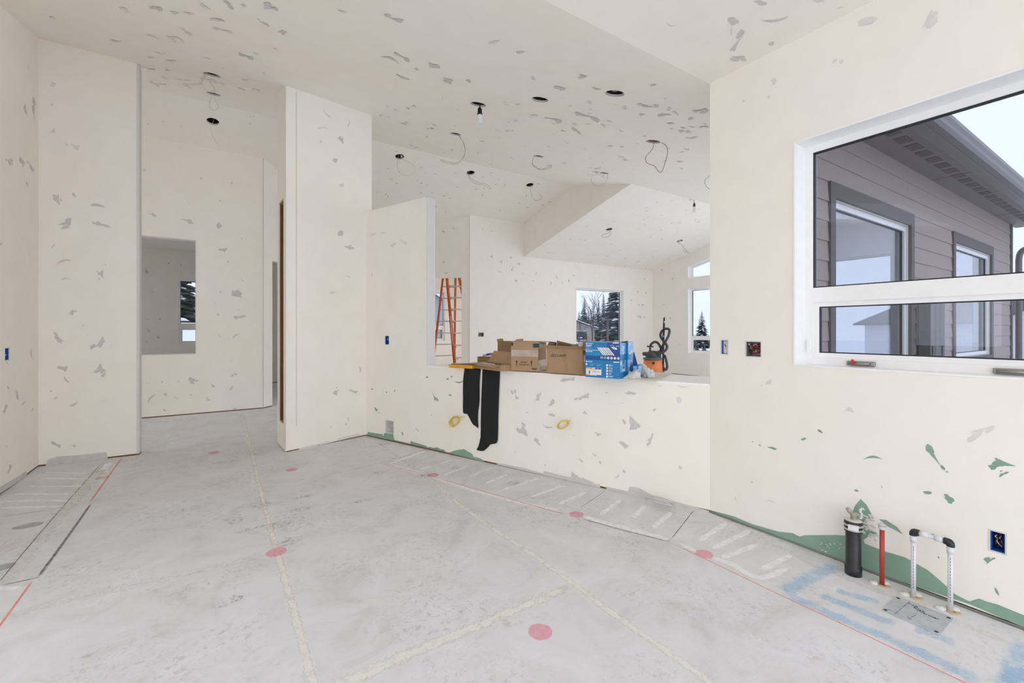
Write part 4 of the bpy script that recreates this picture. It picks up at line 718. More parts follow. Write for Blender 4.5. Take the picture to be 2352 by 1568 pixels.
class Carton:
    """front-left-bottom pixel, front-right-bottom pixel on plane z -> oriented box"""
    def __init__(s, l, r, z, h, dep, name, label, cat='box', mat='card', group=None, top=True):
        A = onfloor(*l, z); B = onfloor(*r, z); s.x = (B - A).normalized(); s.y = Vector((-s.x.y, s.x.x, 0)); s.W = (B - A).length; s.H = h; s.D = dep; s.o = A + UP * 0.0005; s.z = z
        s.root = thing(name, label, cat, s.p(s.W / 2, dep / 2, 0), group); t = 0.004
        mb = MB(); s.b(mb, 0, s.W, 0, dep, 0, t); s.b(mb, 0, s.W, 0, t, t, h); s.b(mb, 0, s.W, dep - t, dep, t, h); s.b(mb, 0, t, t, dep - t, t, h); s.b(mb, s.W - t, s.W, t, dep - t, t, h)
        if top: s.b(mb, t, s.W - t, t, dep - t, h - t, h)
        s.body = mb.build('carton', M[mat], s.root)
    def p(s, x, y, z): return s.o + s.x * x + s.y * y + UP * z
    def b(s, mb, x0, x1, y0, y1, z0, z1): mb.box(s.p((x0 + x1) / 2, (y0 + y1) / 2, (z0 + z1) / 2), (x1 - x0, y1 - y0, z1 - z0), (s.x, s.y, UP)); return mb
    def decal(s, name, x0, x1, z0, z1, mat, off=0.0008, par=None): mb = MB(); s.b(mb, x0, x1, -off, 0.0, z0, z1); return mb.build(name, M[mat], par or s.root)
    def rdecal(s, name, y0, y1, z0, z1, mat, off=0.0008): mb = MB(); s.b(mb, s.W, s.W + off, y0, y1, z0, z1); return mb.build(name, M[mat], s.root)
    def flap(s, name, pts, mat='card', t=0.004):
        n = (pts[1] - pts[0]).cross(pts[2] - pts[0]).normalized(); mb = MB(); k = len(pts); mb.add(pts + [q + n * t for q in pts], [tuple(range(k)), tuple(range(2 * k - 1, k - 1, -1))] + [(i, (i + 1) % k, k + (i + 1) % k, k + i) for i in range(k)]); return fixn(mb.build(name, M[mat], s.root))
    def text(s, txt, size, x, z, mat, align='CENTER', par=None): return text_part(txt, size, s.p(x, -0.001, z), s.x, UP, M[mat], par or s.root, 'lettering', align)
# tall carton with arrows
C = Carton((1174, 850.6), (1238.5, 852.9), PZ, 0.268, 0.22, 'fragile_carton', 'tall brown carton printed FRAGILE THIS SIDE UP with black tape')
W = C.W
C.decal('black_tape', 0, .022, .228, .258, 'tape_black'); C.decal('black_tape', W * .78, W, .214, .250, 'tape_black'); C.rdecal('black_tape', 0, .10, .214, .250, 'tape_black'); C.decal('corner_gap', W - .006, W - .001, .10, .20, 'ink'); C.rdecal('clear_tape', .0, .2, .0, .10, 'tape_clear'); C.decal('scuffed_band', .0, W * .97, .13, .19, 'tape_clear', 0.0004)
C.text('FRAGILE', .0165, W * .46, .078, 'ink'); C.text('THIS SIDE UP', .0165, W * .46, .056, 'ink')
for fx_ in (.20, .73):
    mb = MB(); C.b(mb, W * fx_ - .0035, W * fx_ + .0035, -.0009, 0, .056, .082); mb.add([C.p(W * fx_ - .010, -.001, .080), C.p(W * fx_ + .010, -.001, .080), C.p(W * fx_, -.001, .096)], [(0, 1, 2)]); mb.build('arrow', M['ink'], C.root); C.text('UP', .0135, W * fx_, .046, 'ink')
for k in range(17): C.decal('barcode', W * .74 + k * .0028, W * .74 + k * .0028 + (.0016 if k % 3 else .0008), .014, .030, 'ink')
C.flap('top_flap', [C.p(.03, .0, .268), C.p(.12, 0, .268), C.p(.10, .05, .288), C.p(.04, .05, .284)]); C.flap('top_flap', [C.p(W, .02, .268), C.p(W, .2, .268), C.p(W + .05, .19, .262), C.p(W + .05, .03, .264)], 'tape_clear')
# open carton behind it
C = Carton((1143, 838.5), (1174, 840), LZ, 0.262, 0.14, 'open_carton', 'open brown carton standing behind the flat box, left of the fragile carton', mat='card_dark', top=False)
C.flap('side_flap', [C.p(.0, .005, .246), C.p(.0, .13, .246), C.p(-.012, .13, .29), C.p(-.012, .01, .285)][::-1], 'card_dark')
mb = MB(); mb.tube([C.p(.004, .03, .15), C.p(-.045, .02, .143)], .0015, 5); mb.build('straw', M['romex_grey'], C.root)
# LED LAMP carton
C = Carton((1255.5, 855.3), (1338.5, 859.8), PZ, 0.212, 0.2, 'lamp_carton', 'brown carton printed LED LAMP with ragged open flaps', top=False); W = C.W; h = .212
C.text('LED LAMP', .034, W * .33, h - .062, 'ink')
C.decal('packing_tape', W * .46, W * .56, .095, h, 'tape_tan'); C.decal('packing_tape', W * .51, W * .60, .0, .095, 'tape_tan'); C.decal('packing_tape', 0, W * .06, .0, .09, 'tape_tan'); C.decal('packing_tape', W * .94, W, .0, .06, 'tape_tan'); C.rdecal('torn_patch', .02, .1, .1, .16, 'paper')
C.flap('front_flap', [C.p(.0, .0, h), C.p(W, .0, h), C.p(W * .97, -.030, h + .020), C.p(-.045, -.035, h + .030)]); C.flap('back_flap', [C.p(W, .2, h), C.p(0, .2, h), C.p(.02, .17, h + .065), C.p(.05, .16, h + .058), C.p(W * .5, .2, h + .03), C.p(W * .72, .2, h + .035), C.p(W * .74, .2, h + .055), C.p(W, .2, h + .06)])
C.flap('side_flap', [C.p(W, 0, h), C.p(W, .2, h), C.p(W + .02, .19, h - .01), C.p(W + .05, .09, h - .055), C.p(W + .035, .02, h - .02)]); C.flap('side_flap', [C.p(0, .2, h), C.p(0, 0, h), C.p(.02, .02, h + .06), C.p(.04, .12, h + .05)], 'card_dark')
plain('label_green', (0.05, 0.13, 0.06), 0.6)
mb = MB(); C.b(mb, W * .18, W * .44, .185, .1955, h + .002, h + .022); mb.build('green_label', M['label_green'], C.root); mb = MB(); mb.lathe(C.p(W * .76, .150, h + .036), [(0, 0), (.022, 0), (.022, .004), (0, .004)], 20, 0, C.y); mb.build('round_label', M['paper'], C.root)
# flat box with raised lid
C = Carton((1088, 845), (1149, 853.0), LZ + .0028, 0.055, 0.17, 'mailer_box', 'flat open brown box with raised lid and white shipping label', top=False); W = C.W
C.flap('lid', [C.p(.03, .15, .055), C.p(W, .15, .055), C.p(W + .02, .20, .165), C.p(.075, .20, .17)]); C.flap('front_flap', [C.p(0, 0, .055), C.p(W, 0, .055), C.p(W - .06, -.045, .035), C.p(-.02, -.05, .05)]); C.flap('side_flap', [C.p(W, 0, .055), C.p(W, .17, .055), C.p(W + .004, .17, .02), C.p(W + .004, 0, .02)])
lid = lambda x, y: C.p(.03 + x * (W - .03), .15, .055).lerp(C.p(.075 + x * (W - .035), .21, .168), y)
nL = (lid(1, 0) - lid(0, 0)).cross(lid(0, 1) - lid(0, 0)).normalized(); nL = nL if nL.dot(C.y) < 0 else -nL
C.flap('shipping_label', [lid(.70, .12) + nL * .0045, lid(.96, .12) + nL * .0045, lid(.97, .8) + nL * .0045, lid(.72, .8) + nL * .0045], 'paper', 0.0005)
for k in range(5): C.flap('label_line', [lid(.745, .72 - .11 * k) + nL * .0052, lid(.92 - .04 * (k % 2), .72 - .11 * k) + nL * .0052, lid(.92 - .04 * (k % 2), .69 - .11 * k) + nL * .0052, lid(.745, .69 - .11 * k) + nL * .0052], 'ink', 0.0002)
C.flap('lid_slot', [lid(.38, .83) + nL * .0046, lid(.42, .83) + nL * .0046, lid(.42, .88) + nL * .0046, lid(.38, .88) + nL * .0046], 'ink', 0.0004)
mb = MB()
for k in range(6): C.b(mb, .03 + k * .035, .055 + k * .035, .04, .10, .03, .052)
mb.build('packing_paper', M['paper'], C.root)
# second low box at its right
C = Carton((1151.5, 852.4), (1176, 852.3), LZ + .0028, 0.056, 0.12, 'small_carton', 'low brown carton end beside the flat open box'); C.decal('seam', C.W * .42, C.W * .48, 0, .058, 'card_dark')
# patterned box and tube
C = Carton((1096.5, 838.5), (1122, 840), LZ, 0.095, 0.10, 'patterned_carton', 'small brown carton with dark slanted print behind the flat box', mat='card_dark')
for i in range(4):
    for j in range(3): C.flap('printed_mark', [C.p(.012 + i * .03, -.001, .018 + j * .028), C.p(.020 + i * .03, -.001, .018 + j * .028), C.p(.028 + i * .03, -.001, .03 + j * .028), C.p(.020 + i * .03, -.001, .03 + j * .028)], 'ink', 0.0003)
plain('print_blue', (0.02, 0.13, 0.50), 0.5)
C2 = C; a, b = C2.p(.045, .05, .098), C2.p(.15, .045, .112); tb = thing('sealant_tube', 'white and blue tube lying on the patterned carton', 'tube', a - UP * .0)
mb = MB(); mb.tube([a + UP * .012, a.lerp(b, .45) + UP * .012], .012, 14); mb.build('tube_end', M['paper'], tb, True); mb = MB(); mb.tube([a.lerp(b, .45) + UP * .012, b + UP * .012], .012, 14); mb.build('printed_sleeve', M['print_blue'], tb, True); mb = MB(); mb.tube([b + UP * .012, b + UP * .012 + (b - a).normalized() * .012], .014, 12); mb.build('cap', M['romex_grey'], tb, True)
# yellow case
plain('case_yellow', (0.75, 0.36, 0.015), 0.4, var=0.06); plain('case_dark', (0.06, 0.06, 0.07), 0.4)
C = Carton((1031, 844.0), (1084, 847.0), LZ + .0028, 0.034, 0.17, 'tool_case', 'flat yellow tool case with dark lid beside the wing wall', 'tool case', 'case_yellow')
bevel(C.body, .004); mb = MB(); C.b(mb, .015, C.W - .015, .015, .155, .034, .041); bevel(mb.build('lid_panel', M['case_dark'], C.root), .002)
for k in range(2): mb = MB(); C.b(mb, C.W * (.25 + .4 * k), C.W * (.37 + .4 * k), -.008, 0, .008, .028); bevel(mb.build('latch', M['case_yellow'], C.root), .002)
mb = MB(); C.b(mb, .03, .12, .03, .13, .041, .0416); mb.build('lid_label', M['paper'], C.root)
# blue light-fixture cartons
plain('fx_blue', (0.005, 0.20, 0.47), 0.4, var=0.04); plain('fx_navy', (0.015, 0.07, 0.28), 0.4, var=0.04); plain('fx_teal', (0.0, 0.27, 0.50), 0.4, var=0.03); plain('fx_pale', (0.19, 0.43, 0.76), 0.4, var=0.18, scale=40); plain('fx_white', (0.82, 0.82, 0.84), 0.5); plain('fx_green', (0.22, 0.52, 0.13), 0.5); plain('fx_orange', (0.75, 0.30, 0.05), 0.5); plain('fx_grey', (0.45, 0.46, 0.50), 0.5); plain('fx_peach', (0.80, 0.55, 0.40), 0.5)
BG = 'blue light fixture cartons stacked on the ledge'
def fx_front(C, kind):
    W, h = C.W, C.H; D = lambda n, x0, x1, z0, z1, m, o=.0008: C.decal(n, W * x0, W * x1, h * z0, h * z1, m, o)
    def lines(x, z, n, wd, m='fx_white', hgt=.018, st=.05):
        for k in range(n): D('print_line', x, x + wd * (1 - .18 * (k % 3)), z - st * k, z - st * k + hgt, m, .0009)
    def disc(x, z, r, m, name='icon'): mb = MB(); mb.lathe(C.p(W * x, -.0012, h * z), [(0, 0), (r, 0), (r, .0008), (0, .0008)], 20, 0, C.y); return mb.build(name, M[m], C.root)
    if kind == 'photo':
        D('dark_panel', .64, 1, .12, 1, 'fx_navy', .0004); D('dark_panel', 0, 1, 0, .22, 'fx_navy', .0004)
        mb = MB(); mb.add([C.p(W * (.26 + .25 * math.cos(a)), -.0007, h * (.42 + .20 * math.sin(a))) for a in [math.pi + math.pi * k / 12 for k in range(13)]], [tuple(range(13))]); mb.build('arc_print', M['fx_teal'], C.root)
        D('logo_block', .02, .06, .88, .95, 'fx_white'); lines(.08, .92, 2, .16, st=.04); lines(.02, .80, 2, .17, hgt=.03, st=.055); lines(.02, .66, 4, .2, 'fx_pale', st=.04); D('colour_bar', 0, .40, .52, .555, 'fx_peach'); lines(.02, .44, 1, .05, hgt=.05); lines(.09, .44, 1, .05, hgt=.05); lines(.16, .44, 1, .05, hgt=.05)
        lines(.80, .94, 1, .17, hgt=.05); lines(.71, .82, 1, .13); C.text('6 in', .017, W * .94, h * .79, 'fx_white')
        for k in range(6):
            x = .34 + .058 * k; q = [C.p(W * x, -.001, h * .70), C.p(W * (x + .050), -.001, h * .695), C.p(W * (x + .225), -.001, h * .27), C.p(W * (x + .185), -.001, h * .27)]; mb = MB(); mb.add(q, [(0, 1, 2, 3)]); mb.build('fixture_picture', M['fx_white' if k % 2 else 'paper'], C.root)
        mb = MB(); mb.add([C.p(W * x, -.0014, h * z) for x, z in ((.76, .74), (.84, .76), (.93, .66), (.91, .58), (.83, .62), (.77, .69))], [(0, 1, 2, 3, 4, 5)]); mb.build('driver_picture', M['fx_white'], C.root); mb = MB(); mb.add([C.p(W * x, -.0016, h * z) for x, z in ((.83, .70), (.86, .70), (.87, .67), (.84, .67))], [(0, 1, 2, 3)]); mb.build('driver_picture', M['ink'], C.root)
        D('energy_label', .45, .52, .06, .20, 'fx_pale'); disc(.58, .13, .0105, 'fx_green')
        for k in range(4): disc(.67 + .095 * k, .125, .0105, 'fx_white'); disc(.67 + .095 * k, .125, .0035, 'fx_grey')
    else:
        D('logo_block', .02, .06, .86, .93, 'fx_white'); lines(.08, .90, 2, .14, st=.04); disc(.035, .74, .008, 'fx_white'); lines(.14, .75, 3, .14, 'fx_pale'); lines(.33, .75, 3, .15, 'fx_pale'); lines(.82, .89, 1, .16, hgt=.05)
        D('room_photo', .02, .48, .10, .56, 'fx_grey'); D('room_photo', .02, .15, .12, .5, 'paper', .001); D('room_photo', .15, .47, .14, .44, 'fx_white', .0011); D('room_photo', .20, .44, .30, .34, 'fx_grey', .0013); D('room_photo', .11, .14, .2, .38, 'case_dark', .0013); D('room_photo', .34, .48, .10, .15, 'stud', .0013); D('room_photo', .02, .14, .10, .145, 'fx_orange', .0013)
        for k, m in enumerate(('fx_orange', 'case_yellow', 'fx_white', 'print_blue', 'fx_navy')): D('swatch', .025 + .09 * k, .105 + .09 * k, .48, .55, m, .0014)
        for k, tx in enumerate(('80w', '13w', '850', '40°')): disc(.64, .72 - .155 * k, .0085, 'fx_white'); C.text(tx, .019, W * .69, h * (.725 - .155 * k), 'fx_white', 'LEFT'); D('rule_line', .68, .97, .64 - .155 * k, .648 - .155 * k, 'fx_pale')
        disc(.64, .10, .0085, 'fx_white'); lines(.69, .12, 2, .13)
def fx_side(C, seed):
    r2 = random.Random(seed); W, h = C.W, C.H
    C.rdecal('side_print', 0.002, C.D - .002, h * .35, h, 'fx_pale', .0004)
    for k in range(6): y = r2.uniform(.01, C.D - .05); z = h * r2.uniform(.3, .9); C.rdecal('side_mark', y, y + r2.uniform(.02, .05), z - .01, z + r2.uniform(.004, .02), r2.choice(('fx_white', 'fx_pale', 'fx_white', 'fx_blue')), .0008)
hb = .1385
Ca = Carton((1344.5, 865.2), (1424, 870.4), PZ, hb, .125, 'fixture_carton', 'lower front blue light carton printed 80w 13w 850', mat='fx_blue', group=BG); fx_front(Ca, 'list'); fx_side(Ca, 1)
def atop(C0, name, label, dep, dx=0., dy=0., h=hb, mat='fx_blue', z=None, W=None):
    C = Carton.__new__(Carton); C.x, C.y, C.W, C.H, C.D = C0.x, C0.y, W or C0.W, h, dep; C.o = C0.o + C0.x * dx + C0.y * dy + UP * ((C0.H + .0008) if z is None else z)
    C.root = thing(name, label, 'box', C.p(C.W / 2, dep / 2, 0), BG); mb = MB(); C.b(mb, 0, C.W, 0, dep, 0, h); C.body = bevel(mb.build('carton', M[mat], C.root), .0015); return C
Cb = atop(Ca, 'fixture_carton', 'upper front blue light carton with a fan of white fixtures pictured', .125); fx_front(Cb, 'photo'); fx_side(Cb, 2)
mb = MB(); Cb.b(mb, 0.004, Cb.W - .01, .0, .125, hb, hb + .0008); mb.build('grey_top', M['fx_grey'], Cb.root); Cb.flap('top_flap', [Cb.p(Cb.W, .02, hb), Cb.p(Cb.W, .12, hb), Cb.p(Cb.W + .02, .12, hb + .012), Cb.p(Cb.W + .01, .04, hb + .006)], 'ink')
Cc = atop(Ca, 'fixture_carton', 'lower blue carton of the second row behind the front stack', .125, .012, .13, z=0.0); fx_side(Cc, 3)
Cd = atop(Cc, 'fixture_carton', 'upper blue carton of the second row behind the front stack', .125, .004, .0); fx_side(Cd, 4)
Ce = atop(Ca, 'fixture_carton', 'small navy carton leaning behind, right of the stacked rows', .10, Ca.W + .028, .16, .10, 'fx_navy', 0.0, .055); Ce.rdecal('side_print', .01, .09, .01, .09, 'fx_pale'); Ce.decal('side_print', .02, .05, .01, .09, 'fx_pale')
Ce.flap('dark_flap', [Ce.p(.004, .03, .1005), Ce.p(.045, .03, .1005), Ce.p(.012, .05, .19), Ce.p(.006, .05, .20)], 'fx_navy')
# white drywall scrap, crumpled rags and strips
mb = MB(); A1, A2, A3, A4 = onfloor(1442, 871.5, LZ), onfloor(1543, 858.5, LZ), onfloor(1512, 877.5, LZ), onfloor(1470, 857, LZ)
pts = [onfloor(1436, 872.3, LZ), onfloor(1506, 876.8, LZ), onfloor(1542, 859.5, LZ), onfloor(1480, 856.5, LZ)]
pts = [q + wh.n * -0.012 for q in pts]; mb.add([q + UP * .0006 for q in pts] + [q + UP * .0126 for q in pts], [(3, 2, 1, 0), (4, 5, 6, 7), (0, 1, 5, 4), (1, 2, 6, 5), (2, 3, 7, 6), (3, 0, 4, 7)])
plain('board_cream', (0.66, 0.58, 0.44), 0.8); plain('board_face', (0.64, 0.615, 0.57), 0.9)
sc = fixn(mb.build('drywall_scrap', [M['board_face'], M['board_cream']])); tag(sc, 'off-white drywall scrap with cream edge under the rags', 'drywall scrap')
for p_ in sc.data.polygons:
    if abs(p_.normal.z) < .5: p_.material_index = 1
plain('rag', (0.70, 0.68, 0.645), 0.95, var=0.08, scale=35)
def rag(u, v, sx, sy, sz, seed, label, z=LZ + .0127, ang=0):
    r2 = random.Random(seed); bm = bmesh.new(); bmesh.ops.create_icosphere(bm, subdivisions=4, radius=1); c = onfloor(u, v, z); ph = [r2.uniform(0, 6) for _ in range(6)]
    for q in bm.verts:
        x, y, zz = q.co; f = 1 + .20 * math.sin(5 * x + ph[0] + 2 * math.sin(4 * y + ph[1])) + .14 * math.sin(9 * y + ph[2] + 3 * x) + .08 * math.sin(17 * x + 13 * y + ph[3]); zz = max(zz, -0.0); fold = .25 * abs(math.sin(4 * x + 3 * y + ph[4]))
        X = dB * (x * f * sx) + nB * (y * f * sy); X = Matrix.Rotation(ang, 3, 'Z') @ X; q.co = c + X + UP * (zz * sz * (f - fold + .25) + .0008)
    me = bpy.data.meshes.new('rag'); bm.to_mesh(me); bm.free(); o = link('rag', me, M['rag'], None, True); return tag(o, label, 'rag', 'crumpled white rags on the ledge')
rag(1458, 868.5, .05, .034, .045, 1, 'folded off-white rag at the front edge of the ledge'); rag(1472, 861.5, .06, .05, .07, 2, 'crumpled white rag heap at the back, tallest of the three', ang=.4); rag(1491, 866, .042, .045, .05, 3, 'loose white rag spilling toward the bare board')
for k, (p0, p1, lab) in enumerate((((1436, 869.5), (1464, 849), 'pale drywall strip leaning across the rags'), ((1452, 853), (1478, 843), 'flat pale strip lying behind the rags'))):
    a = onfloor(*p0, LZ + .02) + UP * .004; b = atdepth(*p1, depth_of(a) + .12); d_ = (b - a).normalized(); sd_ = d_.cross(UP).normalized(); mb = MB(); mb.box((a + b) / 2, ((b - a).length, .03, .008), (d_, sd_, sd_.cross(d_))); tag(bevel(mb.build('drywall_strip', M['board_face']), .001), lab, 'drywall strip')

# ================================================================== rough plumbing at the kitchen wall
plain('abs_black', (0.018, 0.019, 0.022), 0.4, var=0.3, scale=50); plain('steel_band', (0.55, 0.55, 0.54), 0.35, 0.6); plain('brass_dirty', (0.42, 0.38, 0.31), 0.6, 0.3, 0.2); plain('pex_red', (0.42, 0.055, 0.04), 0.45, var=0.1); plain('pvc_white', (0.76, 0.76, 0.78), 0.35, var=0.03); plain('foam_white', (0.72, 0.70, 0.66), 0.7, var=0.06); plain('foam_tan', (0.62, 0.48, 0.30), 0.7, var=0.1); plain('pvc_cap', (0.60, 0.56, 0.60), 0.4)
b0 = onfloor(1960, 1318); pz = lambda v, b: H - (v - V0) * depth_of(b) / F
root = thing('drain_pipe', 'upright black drain pipe with banded cap and small brass valve', 'pipe', b0); rr_ = 0.034
zc = pz(1200, b0)
mb = MB(); mb.lathe(b0, [(0, .0005), (rr_ + .004, .0005), (rr_ + .004, .045), (rr_, .047), (rr_, zc)], 32); mb.build('pipe', M['abs_black'], root, True)
mb = MB(); mb.lathe(b0, [(rr_ + .006, zc - .045), (rr_ + .007, zc + .005), (rr_ + .003, zc + .012), (rr_ - .01, zc + .016), (0, zc + .016)], 32); cap = mb.build('rubber_cap', M['abs_black'], root, True)
for q in (-.03, -.008): mb = MB(); mb.lathe(b0, [(rr_ + .007, zc + q - .005), (rr_ + .0095, zc + q - .004), (rr_ + .0095, zc + q + .004), (rr_ + .007, zc + q + .005)], 32); mb.build('hose_clamp', M['steel_band'], cap)
tw = (Vector((0, 0, H)) - b0); tw.z = 0; tw.normalize()
mb = MB(); mb.box(b0 + tw * (rr_ + .010) + UP * (zc - .012), (.045, .008, .026), (tw.cross(UP), tw, UP)); mb.build('clamp_label', M['paper'], cap)
mb = MB(); mb.lathe(b0, [(rr_ + .004, zc + .013), (rr_ - .004, zc + .018), (0, zc + .019)], 28); mb.build('dusty_top', M['board_face'], cap, True)
vz = zc + .018; sR = RT
val = MB(); val.lathe(b0, [(.014, vz), (.012, vz + .018), (.016, vz + .022), (.016, vz + .036), (0, vz + .04)], 14); val.tube([b0 + UP * (vz + .028), b0 + UP * (vz + .045) - sR * .022, b0 + UP * (vz + .058) - sR * .032], [.013, .011, .009], 10); val.tube([b0 + UP * (vz + .028), b0 + UP * (vz + .026) + sR * .032], [.012, .008], 10)
v_ = val.build('valve', M['brass_dirty'], root, True); mb = MB()
for k in range(9): mb.lathe(b0 + sR * (.036 + rg.uniform(0, .012)) + UP * (vz + .005 + k * .0065), [(0, -.006), (.007, -.002), (.007, .003), (0, .006)], 8)
mb.build('valve_handle', M['foam_white'], v_, True)
b1 = onfloor(2026, 1343); z1_ = pz(1203, b1); root = thing('supply_pipe', 'upright red water supply pipe with white cap beside the black drain', 'pipe', b1)
mb = MB(); mb.lathe(b1, [(.0, .0005), (.0105, .0005), (.0105, z1_ - .02), (0, z1_ - .02)], 16); mb.build('pipe', M['pex_red'], root, True); mb = MB(); mb.lathe(b1, [(.015, z1_ - .026), (.0155, z1_ - .004), (.013, z1_), (0, z1_)], 18); mb.build('cap', M['pvc_cap'], root, True); mb = MB(); mb.lathe(b1, [(.0158, z1_ - .008), (.0158, z1_ - .006)], 18); mb.build('cap_ring', M['gasket'], root)
def foam(b, root, seed):
    r2 = random.Random(seed)
    for mt, offs in (('foam_white', ((-.03, .018, .02), (.028, .016, .022))), ('foam_tan', ((0.004, -.012, .024),))):
        for ox, oy, r in offs:
            mb = MB(); c = b + RT * ox + FW * oy; n = 18; prof = [(r * (1 + .0), .0004), (r * 1.02, .004), (r * .75, .011 if mt == 'foam_white' else .004), (0, .013 if mt == 'foam_white' else .004)]; mb.lathe(c, prof, n)
            o = mb.build('expanding_foam', M[mt], root, True)
            for q in o.data.vertices: d_ = Vector((q.co.x, q.co.y, 0)); q.co += Vector((r2.uniform(-.002, .002), r2.uniform(-.002, .002), 0))
foam(b1, root, 1)
b2, b3 = onfloor(2098, 1370), onfloor(2183, 1403); za, zb_ = pz(1222, b2), pz(1243, b3); root = thing('pipe_loop', 'white plastic pipe bent over into an upside-down U near the low outlet', 'pipe', (b2 + b3) / 2); pr = .0100
zt_ = (za + zb_) / 2; T2, T3 = b2 + UP * zt_, b3 + UP * zt_; dl = (T3 - T2).normalized()
for b_ in (b2, b3):
    mb = MB(); mb.lathe(b_, [(0, .0005), (pr, .0005), (pr, zt_ - .026), (0, zt_ - .026)], 18); lg = mb.build('upright', M['pvc_white'], root, True)
    mb = MB(); toc = (Vector((0, 0, 0)) - b_); toc.z = 0; toc.normalize()
    for k in range(14): mb.box(b_ + toc * (pr + .0002) + UP * (.05 + k * .015), (.0016, .0008, .009), (toc.cross(UP), toc, UP))
    mb.build('printing', M['ink'], lg)
    foam(b_, root, 3)
mb = MB(); mb.tube([T2 + dl * .02, T3 - dl * .02], pr, 18); mb.build('cross_pipe', M['pvc_white'], root, True)
for T_, sg in ((T2, 1), (T3, -1)):
    mb = MB(); mb.tube(smooth_path([T_ - UP * .018, T_ - UP * .008, T_ + dl * sg * .004 - UP * .001, T_ + dl * sg * .012, T_ + dl * sg * .022], 4), .0155, 16); mb.build('elbow', M['abs_black'], root, True)
    for A1_, B1_ in ((T_ - UP * .018, T_ - UP * .05), (T_ + dl * sg * .022, T_ + dl * sg * .055)): mb = MB(); mb.tube([A1_, B1_], .0132, 18); mb.build('coupling', M['pvc_white'], root, True)
# steel cover plate on the slab
plain('plate_steel', (0.52, 0.55, 0.57), 0.55, 0.15, 0.12, 22)
pc = [onfloor(u, v) for u, v in ((2059, 1368.9), (2190, 1420.4), (2158, 1459.7), (2025.3, 1401.5))]
mb = MB(); mb.add([q + UP * .0008 for q in pc] + [q + UP * .0035 for q in pc], [(3, 2, 1, 0), (4, 5, 6, 7), (0, 1, 5, 4), (1, 2, 6, 5), (2, 3, 7, 6), (3, 0, 4, 7)])
pl_ = thing('cover_plate', 'grey metal cover plate with handwritten notes on the floor by the pipes', 'metal plate', sum(pc, Vector()) / 4); fixn(mb.build('plate', M['plate_steel'], pl_)); marks('marker', (0.05, 0.06, 0.07), 0.75, 40, False); marks('pen_blue', (0.05, 0.12, 0.35), 0.75, 40, False)
def pq(a, b): return pc[3].lerp(pc[0], b).lerp(pc[2].lerp(pc[1], b), a)
xd = (pq(.9, .5) - pq(.1, .5)).normalized(); yd = UP.cross(xd)
for tx, a, b, sz in (('Toe', .34, .84, .024), ('Kick', .485, .74, .024), ('Warmer', .645, .66, .023)): text_part(tx, sz, pq(a, b) + UP * .0038, xd, yd, M['marker'], pl_, 'handwriting')
def stroke(name, pts, w, mat): mb = MB(); mb.tube([pq(a, b) + UP * .0036 for a, b in pts], w, 5); mb.build(name, M[mat], pl_)
stroke('pen_line', [(.26, .98), (.24, .5), (.22, .02)], .0009, 'pen_blue'); stroke('handwriting', [(.50, .42), (.47, .22), (.46, .12)], .0009, 'pen_blue'); stroke('handwriting', [(.41, .22), (.46, .10), (.50, .16)], .0010, 'marker'); stroke('handwriting', [(.04, .10), (.12, .16), (.2, .12), (.28, .16)], .0009, 'marker')
for a, b in ((.06, .90), (.94, .92), (.93, .08), (.05, .06)): mb = MB(); mb.lathe(pq(a, b), [(0, .0048), (.006, .0044), (.0075, .0034)], 12); mb.build('screw_head', M['gasket'], pl_, True)

# ================================================================== step ladder in the far doorway
plain('fibreglass_orange', (0.60, 0.13, 0.045), 0.5, var=0.08); plain('aluminium', (0.50, 0.48, 0.45), 0.4, 0.7, 0.05); plain('rubber', (0.02, 0.02, 0.02), 0.8)
Lc_ = atdepth(1035, V0, 11.7); Lc_ = Vector((Lc_.x, Lc_.y, 0)); wv = RT * .77 + FW * .64; qv = RT * .64 - FW * .77; LH = 3.05
root = thing('step_ladder', 'tall orange step ladder standing open behind the far doorway', 'ladder', Lc_)
def lp(sec, side, z): return Lc_ + qv * ((.02 + .12 * (LH - z)) * -1 if sec == 0 else (.02 + .27 * (LH - z))) + wv * side * (.155 + .062 * (LH - z)) + UP * z
for sec in (0, 1):
    for side in (-1, 1):
        a, b = lp(sec, side, .02), lp(sec, side, LH); d_ = (b - a).normalized(); x_ = (qv - d_ * qv.dot(d_)).normalized(); mb = MB()
        wd = .085 if sec else .055; mb.box((a + b) / 2, (wd, .006, (b - a).length), (x_, x_.cross(d_), d_)); mb.box((a + b) / 2 + x_ * wd / 2 - x_.cross(d_) * side * .012, (.006, .03, (b - a).length), (x_, x_.cross(d_), d_)); mb.box((a + b) / 2 - x_ * wd / 2 - x_.cross(d_) * side * .012, (.006, .03, (b - a).length), (x_, x_.cross(d_), d_))
        rail = mb.build('rail', M['fibreglass_orange'], root)
        mb = MB(); mb.box(a + UP * .005, (wd + .02, .04, .05), (x_, x_.cross(d_), d_)); mb.build('foot', M['rubber'], rail)
        if sec == 1 and side == -1: mb = MB(); mb.box((a.lerp(b, .42)) + wv * side * .006, (.05, .004, .75), (x_, x_.cross(d_), d_)); mb.build('warning_label', M['paper'], rail)
    for k in range(9):
        z = .30 + .305 * k; a, b = lp(sec, -1, z), lp(sec, 1, z); mb = MB(); mb.box((a + b) / 2, ((b - a).length, .085 if sec else .035, .028), (wv, wv.cross(UP), UP)); st_ = mb.build('step' if sec else 'rear_brace', M['aluminium'], root)
        if sec == 1: mb = MB(); mb.tube([a.lerp(b, .04) - UP * .01, a.lerp(b, .16) - UP * .05], .006, 6); mb.build('step_brace', M['socket_black'], st_)
